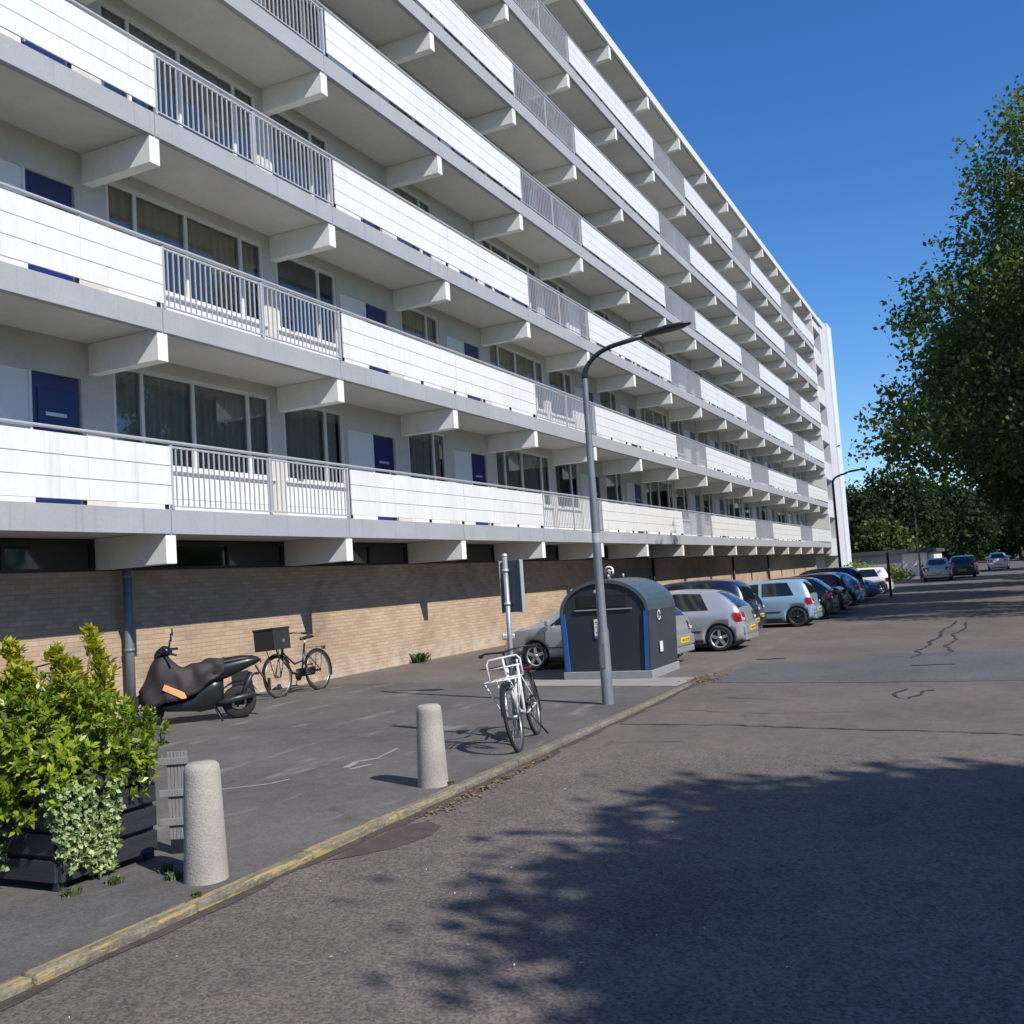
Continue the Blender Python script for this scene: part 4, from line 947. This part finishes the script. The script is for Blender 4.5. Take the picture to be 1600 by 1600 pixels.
def make_car(kind, colour, rim='sil', plate=True, scale=.82):
    K = KINDS[kind]; root = empty('parked_car')
    if kind not in BODY:
        V, F, zt, hw, gh = car_body_mesh(K)
        mb = MB(); mb.add(V, F, True); ob = mb.build('body', M['black']); fixn(ob)
        cut = MB()
        for x in K['wh']:
            cut.lathe([(.001, -1.2), (K['wr']+.055, -1.2), (K['wr']+.055, -K['W']+.24), (.001, -K['W']+.24)], (x, 0, K['wr']), 28, axis='y')
            cut.lathe([(.001, K['W']-.24), (K['wr']+.055, K['W']-.24), (K['wr']+.055, 1.2), (.001, 1.2)], (x, 0, K['wr']), 28, axis='y')
        co = cut.build('cutter', M['black']); fixn(co)
        md = ob.modifiers.new('b', 'BOOLEAN'); md.operation = 'DIFFERENCE'; md.object = co; md.solver = 'EXACT'
        dg = bpy.context.evaluated_depsgraph_get(); me = bpy.data.meshes.new_from_object(ob.evaluated_get(dg)); me.name = 'body'
        bpy.data.objects.remove(ob); bpy.data.objects.remove(co)
        BODY[kind] = (me, zt, hw, gh)
    me0, zt, hw, gh = BODY[kind]; me = me0.copy(); me.materials.clear(); me.materials.append(colour)
    for p_ in me.polygons: p_.material_index = 0
    bo = bpy.data.objects.new('body', me); C.objects.link(bo); bo.parent = root
    belt, L, W = K['belt'], K['L'], K['W']; G = M['glassdark']
    for sd_ in (1, -1):
        ws = K['side']
        for i, (a, b_) in enumerate(ws):
            patch(zt, hw, gh, belt, a, b_, .08, .95, sd_, slant0=.20 if i == 0 else .0, slant1=.42 if i == len(ws)-1 else .0).build('side_window', G, root)
        # door seams
        q = MB()
        for xx in [w_[1]+.04 for w_ in ws[:-1]]+[ws[-1][1]+.06, ws[0][0]+.02 if len(ws) > 2 else ws[0][1]+.03]:
            h_ = hw(xx); q.box(xx-.005, xx+.005, sd_*(h_*1.0)-.004, sd_*(h_*1.0)+.004, .34, belt-.13)
        q.box(.98, L-1.25, sd_*W-.010, sd_*W+.008, .46, .485); q.box(.95, L-1.22, sd_*W*.985-.012, sd_*W*.985+.004, .20, .27); q.build('door_seam', M['black'], root)
        q = MB(); xx = ws[-1][1]-.75; q.bbox(xx, xx+.16, sd_*hw(xx)*.985-.018, sd_*hw(xx)*.985+.018, belt-.15, belt-.12, .006); q.build('door_handle', colour, root)
        q = MB(); xx = ws[-1][1]-.1; q.bbox(xx, xx+.10, sd_*(W+.06)-.07, sd_*(W+.06)+.07, belt+.0, belt+.13, .03); q.build('wing_mirror', colour, root)
        # tail light wrapping the corner
        q = MB(); vs = []
        zs = (belt-.26, belt-.20, belt-.12, belt-.05)
        for j, zz in enumerate(zs):
            for i, xx in enumerate((-.012, .03, .08, .14, (.15, .20, .22, .17)[j])):
                sft = .0; h_ = hw(max(xx, 0)); xr = xx
                # follow the tail's lean
                lean = np.interp(zz, [.62, .84, 1.05], [0, .03, .12])
                vs.append((xr+lean*.9, sd_*(h_*1.0-(.16 if i == 0 else 0)+.012), zz))
        q.add(vs, [(j*5+i, j*5+i+1, (j+1)*5+i+1, (j+1)*5+i) for j in range(3) for i in range(4)], True)
        tl = q.build('tail_light', M['red'], root)
        q = MB(); q.bbox(-.012, .035, sd_*(W*.70)-.04, sd_*(W*.70)+.04, belt-.24, belt-.18, .01); q.build('reversing_lamp', M['lens'], tl)
        q = MB(); q.bbox(L-.42, L-.06, sd_*(W*.80)-.11, sd_*(W*.80)+.11, .66, .80, .04); q.build('head_light', M['lens'], root)
    # rear window and windscreen
    def strip(name, x0, x1, ww, e=.94, up=.008):
        q = MB(); vs = []; nn = 12
        for i in range(nn+1):
            x = x0+(x1-x0)*i/nn; dz = (zt(x+.01)-zt(x-.01))/.02; nrm = Vector((-dz, 0, 1)).normalized()
            wd = gh(x)*ww
            for j in range(9): y = -wd+2*wd*j/8; zz = zt(x)-.030*abs(j-4)**2/16; vs.append((x+nrm.x*up, y, zz+nrm.z*up))
        q.add(vs, [(i*9+j, (i+1)*9+j, (i+1)*9+j+1, i*9+j+1) for i in range(nn) for j in range(8)], True); q.build(name, G, root)
    T = K['top'][0]; zz_ = K['top'][1]
    x_lo = next(x for x in np.linspace(0, 2, 400) if zt(x) > belt+.06); x_hi = next(x for x in np.linspace(0, 2.4, 400) if zt(x) > max(zz_)-.09)
    strip('rear_window', x_lo, x_hi, .90)
    xa = next(x for x in np.linspace(L-.5, 1.5, 600) if zt(x) > belt+.09); xb = next(x for x in np.linspace(L-.5, 1.5, 600) if zt(x) > max(zz_)-.08)
    strip('windscreen', xb, xa, .90)
    q = MB(); q.bbox(-.05, .10, -W*.78, W*.78, .36, .58, .035); q.bbox(-.045, .08, -W*.74, W*.74, .22, .36, .03); q.build('rear_bumper', colour, root)
    q = MB(); q.bbox(L-.10, L+.03, -W*.62, W*.62, .26, .46, .035); q.build('front_bumper', colour, root)
    q = MB(); q.bbox(L-.07, L+.034, -.32, .32, .30, .40, .01); q.build('grille', M['black'], root)
    if plate:
        q = MB(); q.bbox(-.066, -.05, -.26, .26, .43, .54, .004); pl = q.build('number_plate', M['yplate'], root)
        q = MB(); rp = random.Random(int(K['L']*100))
        for yy in (-.205, -.155, -.085, -.035, .015, .085, .135, .185):
            q.box(-.068, -.066, yy-.017, yy-.008, .455, .515); q.box(-.068, -.066, yy-.008, yy+.012, .50-(.02 if rp.random() < .5 else 0), .515); q.box(-.068, -.066, yy+.004, yy+.012, .455, .515 if rp.random() < .5 else .485)
        q.build('plate_characters', M['black'], pl)
        q = MB(); q.bbox(L+.030, L+.042, -.26, .26, .31, .42, .004); q.build('number_plate', M['yplate'], root)
    q = MB(); q.tube([(-.03, .3*W, .2), (.15, .3*W, .2)], .03, 8); q.build('exhaust', M['darkmetal'], root)
    q = MB(); q.box(.25, L-.25, -W*.8, W*.8, .12, .2); q.build('underbody', M['black'], root)
    r_ = K['wr']; rm = M['rimsil'] if rim == 'sil' else M['rimdark']
    for x in K['wh']:
        for sd_ in (1, -1):
            y = sd_*(W-.02); w = MB()
            yy = [y-sd_*.19, y-sd_*.17, y-sd_*.02, y, y-.0*sd_, y-sd_*.01]; rr = [r_*.7, r_-.012, r_, r_-.015, r_*.80, r_*.70]
            w.lathe([(a, b_) for a, b_ in zip(rr, yy)], (x, 0, r_), 32, axis='y'); wo = w.build('wheel', M['rubber'], root); fixn(wo)
            q = MB(); q.lathe([(r_*.73, y-sd_*.008), (r_*.66, y-sd_*.012), (r_*.63, y-sd_*.05)], (x, 0, r_), 32, axis='y')
            ns = 5 if rim == 'sil' else 8
            for k_ in range(ns):
                a = 2*math.pi*k_/ns+.3; d = Vector((math.cos(a), 0, math.sin(a))); e = Vector((-math.sin(a), 0, math.cos(a))); c0 = Vector((x, y-sd_*.018, r_))
                w0, w1 = r_*.13, r_*.10
                q.add([c0+e*w0, c0-e*w0, c0+d*r_*.68-e*w1, c0+d*r_*.68+e*w1, c0+e*w0-Vector((0, sd_*.03, 0)), c0-e*w0-Vector((0, sd_*.03, 0)), c0+d*r_*.68-e*w1-Vector((0, sd_*.03, 0)), c0+d*r_*.68+e*w1-Vector((0, sd_*.03, 0))],
                      [(0, 1, 2, 3), (7, 6, 5, 4), (0, 4, 5, 1), (2, 6, 7, 3), (1, 5, 6, 2), (3, 7, 4, 0)])
            q.lathe([(r_*.17, y-sd_*.03), (r_*.17, y-sd_*.008), (.001, y-sd_*.004)], (x, 0, r_), 16, axis='y'); fixn(q.build('rim', rm, wo))
            q = MB(); q.lathe([(.001, y-sd_*.06), (r_*.70, y-sd_*.06)], (x, 0, r_), 24, axis='y'); q.build('brake_backing', M['black'], wo)
    root.scale = (scale,)*3
    return root
def place(root, x, y, rz, label, z=0.004, group='cars parked nose-in along the flats'):
    root.location = (x, y, z); root.rotation_euler = (0, 0, rz); return tag(root, label, 'car', group)
silver = paint('silver_paint', (.48, .50, .52), .55, .3); silver2 = paint('grey_silver_paint', (.40, .41, .41), .5, .34)
navy = paint('navy_paint', (.012, .018, .055)); lblue = paint('light_blue_paint', (.27, .40, .50), .3); dgreen = paint('dark_grey_paint', (.03, .036, .042)); blackp = paint('black_paint', (.012, .012, .015), .2)
dblue = paint('mid_blue_paint', (.07, .16, .33), .35); white = paint('white_car_paint', (.72, .74, .76), .0, .3); burg = paint('dark_red_paint', (.10, .012, .015), .3)
HALF = math.pi/2
cars = [
 (make_car('hatch', silver2), 6.45, -5.12, HALF-.05, 'silver-grey hatchback half hidden behind the recycling container'),
 (make_car('hatch', silver), 9.32, -5.66, HALF, 'bright silver hatchback with open view of its alloy rear wheel, next after the container'),
 (make_car('mpv', navy, 'dark'), 11.7, -5.25, HALF, 'dark navy tall car with big red tail light, right of the silver hatchback'),
 (make_car('boxy', lblue, 'dark'), 15.95, -5.92, HALF, 'light blue small hatchback with dark steel wheels'),
 (make_car('hatch', dgreen), 18.6, -6.0, HALF, 'dark grey hatchback directly behind the light blue one'),
 (make_car('saloon', blackp), 21.0, -5.95, HALF, 'black car third beyond the light blue hatchback, in tree shade'),
 (make_car('boxy', burg, 'dark'), 23.4, -5.7, HALF, 'dark red-brown car in the tree shade'),
 (make_car('hatch', dblue), 26.0, -5.9, HALF, 'deep blue hatchback in the row past the shade'),
 (make_car('mpv', blackp), 28.4, -5.7, HALF, 'black tall car left of the blue car facing the road'),
 (make_car('hatch', dblue), 30.9, -2.75, -HALF, 'blue car with its bonnet towards the road, behind the low post'),
 (make_car('boxy', white), 36.2, -6.0, HALF, 'white hatchback last in the nose-in row'),
 (make_car('hatch', navy), 13.9, -4.9, HALF, 'dark car set back between the navy car and the light blue one'),
]
for r_, x, y, rz, lab in cars: place(r_, x, y, rz, lab)
GF = 'cars parked along the road beyond the flats'
for r_, x, y, rz, lab in [(make_car('saloon', silver2), 53.0, -7.1, .03, 'silver-brown saloon parked beyond the flats, seen from behind'),
    (make_car('hatch', dgreen), 58.6, -8.3, .03, 'dark hatchback parked just past the silver-brown saloon'),
    (make_car('hatch', navy), 64.5, -8.4, .03, 'dark blue car second past the silver-brown saloon, before the garages'),
    (make_car('hatch', white), 79.0, -10.5, 0, 'white car far down the road under the trees'),
    (make_car('mpv', blackp), 50.5, -12.6, math.pi, 'black car at the right edge of the picture')]:
    place(r_, x, y, rz, lab, group=GF)
    r_.scale = (.95,)*3

# ------------------------------------------------------------------ bicycles
def wheel(name, x, root, r_=.34, wd=.02, mt=None, rimm=None, spokes=28):
    t = MB(); t.tube([(x+r_*math.cos(a), 0, .34+r_*math.sin(a)) for a in np.linspace(0, 2*math.pi, 41)[:-1]], wd, 8, closed=True); wo = t.build('wheel', mt or M['rubber'], root)
    q = MB(); rr = r_-.03; q.tube([(x+rr*math.cos(a), 0, .34+rr*math.sin(a)) for a in np.linspace(0, 2*math.pi, 41)[:-1]], .012, 6, closed=True)
    q.build('rim', rimm or M['chrome'], wo)
    q = MB()
    for i in range(spokes):
        a = 2*math.pi*i/spokes; b_ = a+(.5 if i % 2 else -.5); s_ = .03 if i % 2 else -.03
        q.tube([(x+.03*math.cos(b_), s_, .34+.03*math.sin(b_)), (x+rr*math.cos(a), 0, .34+rr*math.sin(a))], .0016, 4)
    q.tube([(x, -.055, .34), (x, .055, .34)], .022, 10); q.build('spokes', M['chrome'], wo); return wo
def bicycle(loc, rz, lean, label, frame_m, front_rack=None, crate=False, low=True, bag=False, s=.97, steer=0.0, fender=None, grips=None):
    root = empty('bicycle', loc); root.rotation_euler = (lean, 0, rz); root.scale = (s,)*3
    tag(root, label, 'bicycle')
    wheel('w', 0, root, rimm=M['chrome']); fw = wheel('w', 1.08, root, rimm=M['chrome'])
    f = MB(); bb = (.46, 0, .30); st = (.30, 0, .80); hd0 = (.93, 0, .62); hd1 = (.88, 0, .86)
    f.tube([(.46, 0, .30), (.30, 0, .82)], .017, 10); f.tube([bb, (.70, 0, .36), hd0], .021, 10)
    if low: f.tube([(.385, 0, .54), (.62, 0, .50), (.905, 0, .72)], .016, 10)
    else: f.tube([(.315, 0, .76), (.895, 0, .80)], .016, 10)
    f.tube([hd0, hd1], .022, 10)
    for s_ in (1, -1): f.tube([(.44, s_*.03, .30), (0, s_*.06, .34)], .010, 6); f.tube([(.34, s_*.02, .70), (0, s_*.06, .34)], .008, 6)
    f.build('frame', frame_m, root)
    k = MB()
    for s_ in (1, -1): k.tube([(.93, s_*.02, .64), (.965, s_*.055, .60), (1.02, s_*.058, .46), (1.08, s_*.055, .34)], .012, 8)
    k.build('fork', frame_m, root)
    h = MB(); h.tube([(.88, 0, .86), (.86, 0, .99)], .013, 8)
    h.tube([(.62, .30, .99), (.74, .29, 1.0), (.84, .20, 1.02), (.88, .0, 1.0), (.84, -.20, 1.02), (.74, -.29, 1.0), (.62, -.30, .99)], .011, 8); ho = h.build('handlebar', M['darkmetal'], root)
    for s_ in (1, -1): g_ = MB(); g_.tube([(.60, s_*.30, .99), (.72, s_*.291, 1.0)], .019, 8); g_.build('grip', M['black'], ho)
    sd_ = MB(); sd_.tube([(.30, 0, .80), (.27, 0, .90)], .012, 8); sd_.build('seat_post', M['alu'], root)
    q = MB(); vs = []
    for (x, hw_, z) in ((.12, .085, .93), (.18, .10, .935), (.26, .06, .925), (.36, .025, .92), (.40, .018, .912)):
        vs += [(x, -hw_, z-.015), (x, -hw_*.7, z+.012), (x, 0, z+.018), (x, hw_*.7, z+.012), (x, hw_, z-.015), (x, 0, z-.035)]
    q.add(vs, [(i*6+j, i*6+(j+1) % 6, (i+1)*6+(j+1) % 6, (i+1)*6+j) for i in range(4) for j in range(6)]+[tuple(range(6)), tuple(range(24, 30))], True); fixn(q.build('saddle', M['black'], root))
    for x, a0_, a1_ in ((0, R(20), R(200)), (1.08, R(10), R(150))):
        q = MB(); pts = [(x+.372*math.cos(a), .34+.372*math.sin(a)) for a in np.linspace(a0_, a1_, 18)]; vs = []
        for (px_, pz) in pts: vs += [(px_, -.028, pz-.006), (px_, 0, pz+.004), (px_, .028, pz-.006)]
        q.add(vs, [(i*3+j, (i+1)*3+j, (i+1)*3+j+1, i*3+j+1) for i in range(len(pts)-1) for j in range(2)], True); q.build('mudguard', fender or M['black'], root)
    q = MB(); q.lathe([(.001, -.07), (.09, -.07), (.09, -.062), (.001, -.062)], (.46, 0, .30), 24, axis='y'); q.tube([(.46, -.085, .30), (.52, -.085, .15)], .009, 6); q.tube([(.46, .085, .30), (.40, .085, .45)], .009, 6); fixn(q.build('crank', M['darkmetal'], root))
    for (px_, py_, pz) in ((.52, -.13, .14), (.40, .13, .46)): q = MB(); q.bbox(px_-.045, px_+.045, py_-.045, py_+.045, pz-.01, pz+.01, .004); q.build('pedal', M['black'], root)
    q = MB(); q.bbox(-.02, .48, -.095, -.075, .27, .41, .02); q.build('chain_guard', M['black'], root)
    q = MB()
    for y_ in (-.06, -.02, .02, .06): q.tube([(-.22, y_, .74), (.18, y_, .745)], .006, 6)
    q.tube([(-.22, -.06, .74), (-.22, .06, .74)], .006, 6); q.tube([(-.1, -.06, .74), (0, -.06, .34)], .006, 6); q.tube([(-.1, .06, .74), (0, .06, .34)], .006, 6); q.build('rear_rack', M['darkmetal'], root)
    q = MB(); q.bbox(-.245, -.225, -.03, .03, .68, .73, .006); q.build('tail_light', M['red'], root)
    q = MB(); q.tube([(.40, .05, .27), (.30, .17, .02)], .010, 6); q.build('kickstand', M['darkmetal'], root)
    if front_rack:
        q = MB(); z = .74
        # flat platform and an upright back frame
        for y_ in np.linspace(-.18, .18, 6): q.tube([(.98, y_, z), (1.28, y_, z)], .008, 6)
        q.tube([(.98, -.18, z), (.98, .18, z)], .009, 6); q.tube([(1.28, -.18, z), (1.28, .18, z)], .009, 6)
        q.tube([(.98, -.18, z), (.965, -.18, z+.17), (.963, -.15, z+.21), (.963, .15, z+.21), (.965, .18, z+.17), (.98, .18, z)], .011, 8)
        q.tube([(.97, -.18, z+.11), (.97, .18, z+.11)], .010, 6); q.tube([(.965, 0, z), (.965, 0, z+.2)], .014, 6)
        for s_ in (1, -1): q.tube([(1.22, s_*.18, z), (1.09, s_*.07, .34)], .007, 6); q.tube([(1.0, s_*.10, z), (1.085, s_*.06, .36)], .008, 6)
        q.build('front_rack', frame_m, root)
        q = MB(); q.lathe([(.001, .03), (.04, .02), (.035, -.02), (.001, -.03)], (1.13, 0, .655), 12, axis='x'); q.build('head_light', M['black'], root)
    if crate:
        q = MB(); x0, x1, y0, y1, z0, z1 = .92, 1.34, -.20, .20, .78, 1.14
        q.bbox(x0, x1, y0, y1, z0, z0+.015, .004)
        for (a, b_, c_, d_) in ((x0, x1, y0, y0+.01), (x0, x1, y1-.01, y1), (x0, x0+.01, y0, y1), (x1-.01, x1, y0, y1)): q.bbox(a, b_, c_, d_, z0+.01, z1, .003)
        for (a, b_, c_, d_) in ((x0-.01, x1+.01, y0-.01, y0+.012), (x0-.01, x1+.01, y1-.012, y1+.01), (x0-.01, x0+.012, y0, y1), (x1-.012, x1+.01, y0, y1)): q.bbox(a, b_, c_, d_, z1-.03, z1, .003)
        q.box(x0+.02, x1-.02, y0+.02, y1-.02, z1-.09, z1-.06)
        q.build('crate', M['crate'], root)
        q = MB(); q.lathe([(.018, y0-.013), (.026, y0-.013)], (1.1, 0, .92), 14, axis='y'); q.lathe([(.018, y1+.013), (.026, y1+.013)], (1.1, 0, .92), 14, axis='y'); q.build('crate_mark', M['alu'], root)
        q = MB(); q.tube([(1.0, 0, .62), (1.05, 0, .78)], .012, 6); q.tube([(1.08, .06, .34), (1.15, .12, .78)], .007, 6); q.tube([(1.08, -.06, .34), (1.15, -.12, .78)], .007, 6); q.build('crate_support', M['darkmetal'], root)
    if bag:
        q = MB(); q.bbox(-.2, .12, .07, .19, .42, .76, .04); q.build('pannier', M['black'], root)
    return root
bw_ = bicycle((-.76, -5.62, 0), math.atan2(-.25, -.97), R(9), 'white transport bicycle with a front rack leaning on the sign post', M['bikewhite'], front_rack=True, low=True, s=.92)
bb_ = bicycle((3.55, .36, 0), math.pi, R(4), 'black bicycle with a black crate on the front, by the brick wall', M['bikeblack'], crate=True, s=.97)
b3_ = bicycle((-.75, .85, 0), math.pi+.1, R(5), 'dark bicycle half hidden behind the planter shrub and the scooter', M['bikeblack'], s=.92, bag=True)
b5_ = bicycle((56.2, -6.2, 0), math.pi+.3, R(4), 'far bicycle standing by the thin lamp post before the silver-brown saloon', M['bikeblack'], s=.95)

# ------------------------------------------------------------------ scooter under a cover
sc = empty('scooter', (.36, -.69, 0)); sc.scale = (.96,)*3; sc.rotation_euler = (0, 0, math.atan2(.73, -.68)); sc.rotation_euler[0] = R(-5)
tag(sc, 'black scooter with a brown cover over its front and seat, by the brick wall', 'scooter')
r_ = .235
for x in (0, 1.22):
    w = MB(); w.lathe([(.12, -.05), (r_-.03, -.058), (r_-.005, -.035), (r_, 0), (r_-.005, .035), (r_-.03, .058), (.12, .05)], (x, 0, r_), 32, axis='y'); wo = w.build('wheel', M['rubber'], sc)
    q = MB(); q.lathe([(.13, -.045), (.12, -.03), (.12, .03), (.13, .045)], (x, 0, r_), 24, axis='y')
    for k_ in range(5):
        a = k_*2*math.pi/5; q.tube([(x, 0, r_), (x+.125*math.cos(a), 0, r_+.125*math.sin(a))], .018, 6)
    q.tube([(x, -.06, r_), (x, .06, r_)], .035, 12); q.build('rim', M['rimdark'], wo)
    q = MB(); q.lathe([(.07, .062), (.10, .062)], (x, 0, r_), 20, axis='y'); q.build('brake_disc', M['chrome'], wo)
def loft(sections, name, mt, parent, n=16, caps=True):
    # sections: (x, z, halfwidth, halfheight) ellipses along x
    q = MB(); vs = []
    for (x, z, hw_, hh) in sections:
        for j in range(n):
            a = 2*math.pi*j/n; c_, s_ = math.cos(a), math.sin(a); e = .75
            vs.append((x, hw_*math.copysign(abs(c_)**e, c_), z+hh*math.copysign(abs(s_)**e, s_)))
    k = len(sections); fs = [(i*n+j, i*n+(j+1) % n, (i+1)*n+(j+1) % n, (i+1)*n+j) for i in range(k-1) for j in range(n)]+[tuple(range(n)), tuple(range((k-1)*n, k*n))]
    q.add(vs, fs, True); return fixn(q.build(name, mt, parent))
loft([(-.30, .80, .03, .02), (-.26, .80, .08, .05), (-.1, .77, .12, .085), (.1, .72, .14, .12), (.3, .68, .15, .15), (.48, .62, .15, .17), (.56, .58, .12, .15)], 'tail_fairing', M['scblack'], sc)
loft([(-.22, .845, .07, .02), (-.05, .84, .11, .035), (.15, .82, .13, .04), (.35, .79, .13, .04), (.55, .755, .10, .035)], 'seat', M['black'], sc)
loft([(.20, .42, .10, .16), (.35, .38, .13, .22), (.52, .34, .14, .20), (.60, .28, .14, .12), (.95, .25, .14, .06), (1.02, .27, .12, .06)], 'footboard', M['scblack'], sc)
q = MB(); q.bbox(-.12, .34, -.10, -.055, .17, .33, .03); q.build('engine', M['darkmetal'], sc)
q = MB(); q.tube([(-.2, .11, .34), (.15, .12, .28), (.3, .11, .25)], [.045, .045, .02], 12); q.build('exhaust', M['darkmetal'], sc)
q = MB(); vs = []
for a in np.linspace(R(25), R(155), 12):
    for y_, dr in ((-.07, -.01), (0, .012), (.07, -.01)): vs.append((.285*math.cos(a), y_, r_+(.285+dr)*math.sin(a)))
q.add(vs, [(i*3+j, (i+1)*3+j, (i+1)*3+j+1, i*3+j+1) for i in range(11) for j in range(2)], True); q.build('rear_mudguard', M['scblack'], sc)
q = MB(); q.tube([(-.24, 0, .72), (-.36, 0, .52), (-.40, 0, .40)], .016, 6); q.bbox(-.44, -.40, -.06, .06, .36, .52, .006); q.build('plate_holder', M['black'], sc)
q = MB(); q.bbox(-.325, -.30, -.07, .07, .76, .81, .008); q.build('tail_light', M['red'], sc)
q = MB(); q.tube([(.0, -.07, r_), (-.18, -.08, .62)], .028, 8); q.tube([(.0, .07, r_), (-.18, .08, .62)], .028, 8); q.build('shock_absorber', M['darkmetal'], sc)
q = MB(); q.tube([(.34, .10, .22), (.22, .22, .0)], .013, 6); q.tube([(.34, -.10, .22), (.24, -.2, .0)], .013, 6); q.build('stand', M['black'], sc)
for s_ in (1, -1): q = MB(); q.tube([(1.22, s_*.075, r_), (1.10, s_*.07, .55), (1.05, s_*.03, .75)], .02, 8); q.build('fork_leg', M['darkmetal'], sc)
loft([(1.02, .27, .12, .09), (1.03, .5, .17, .14), (1.0, .74, .16, .12), (.94, .9, .10, .08)][::1], 'leg_shield', M['scblack'], sc)
# cover: draped over the bars, the leg shield and the seat front
q = MB(); vs = []; nx, nj = 30, 22; rg = random.Random(4)
xs_ = np.linspace(.18, 1.30, nx)
for i, x in enumerate(xs_):
    ztop = float(smooth_interp(x, [.18, .40, .60, .74, .86, .96, 1.05, 1.18, 1.30], [.875, .85, .80, .78, .86, .98, .94, .74, .50]))
    hw_ = float(np.interp(x, [.18, .4, .6, .75, .9, 1.05, 1.2, 1.3], [.15, .17, .19, .22, .22, .22, .17, .08]))
    zlow = float(np.interp(x, [.18, .4, .6, .8, 1.0, 1.2, 1.3], [.70, .58, .44, .38, .36, .30, .34]))
    for j in range(nj):
        t = j/(nj-1)*2-1; a = abs(t)
        fold = .018*math.sin(x*24+t*5)+.012*math.sin(x*11-t*9+1)
        y_ = math.copysign(min(1, a*2.0)**.7, t)*hw_*(1+.10*max(0, a-.5)); z_ = ztop if a < .3 else ztop-(ztop-zlow)*((a-.3)/.7)**.85
        vs.append((x+fold*.6, y_+fold*(1 if t > 0 else -1), z_-.02*a+fold*.5))
q.add(vs, [(i*nj+j, (i+1)*nj+j, (i+1)*nj+j+1, i*nj+j+1) for i in range(nx-1) for j in range(nj-1)], True)
cv = q.build('cover', M['cover'], sc); md = cv.modifiers.new('t', 'SOLIDIFY'); md.thickness = .008
loft([(.86, 1.00, .05, .03), (.90, 1.02, .10, .06), (.98, 1.02, .11, .075), (1.06, .98, .08, .06), (1.10, .95, .03, .03)], 'handlebar_cowl', M['scblack'], sc)
q = MB(); q.tube([(.80, -.34, 1.0), (.93, -.2, 1.02), (.95, 0, 1.02), (.93, .2, 1.02), (.80, .34, 1.0)], .016, 8); q.build('handlebar', M['black'], sc)
for s_ in (1, -1):
    q = MB(); q.tube([(.90, s_*.22, 1.03), (.88, s_*.30, 1.20)], .007, 6); q.build('mirror_stalk', M['black'], sc)
    q = MB(); q.lathe([(.001, .01), (.05, .01), (.055, -.01), (.001, -.012)], (.86, s_*.31, 1.24), 16, axis='x'); mo = fixn(q.build('mirror', M['black'], sc))
    q = MB(); q.lathe([(.001, -.0135), (.047, -.0135)], (.86, s_*.31, 1.24), 16, axis='x'); q.build('mirror_face', M['mirror'], mo)
q = MB()
q.add([(1.00, .232, .53), (.97, .235, .60), (.72, .222, .47), (.69, .222, .39), (.75, .226, .385)], [(0, 1, 2, 3, 4)]); 
o_ = q.build('side_panel', M['orange'], sc); md = o_.modifiers.new('t', 'SOLIDIFY'); md.thickness = .02
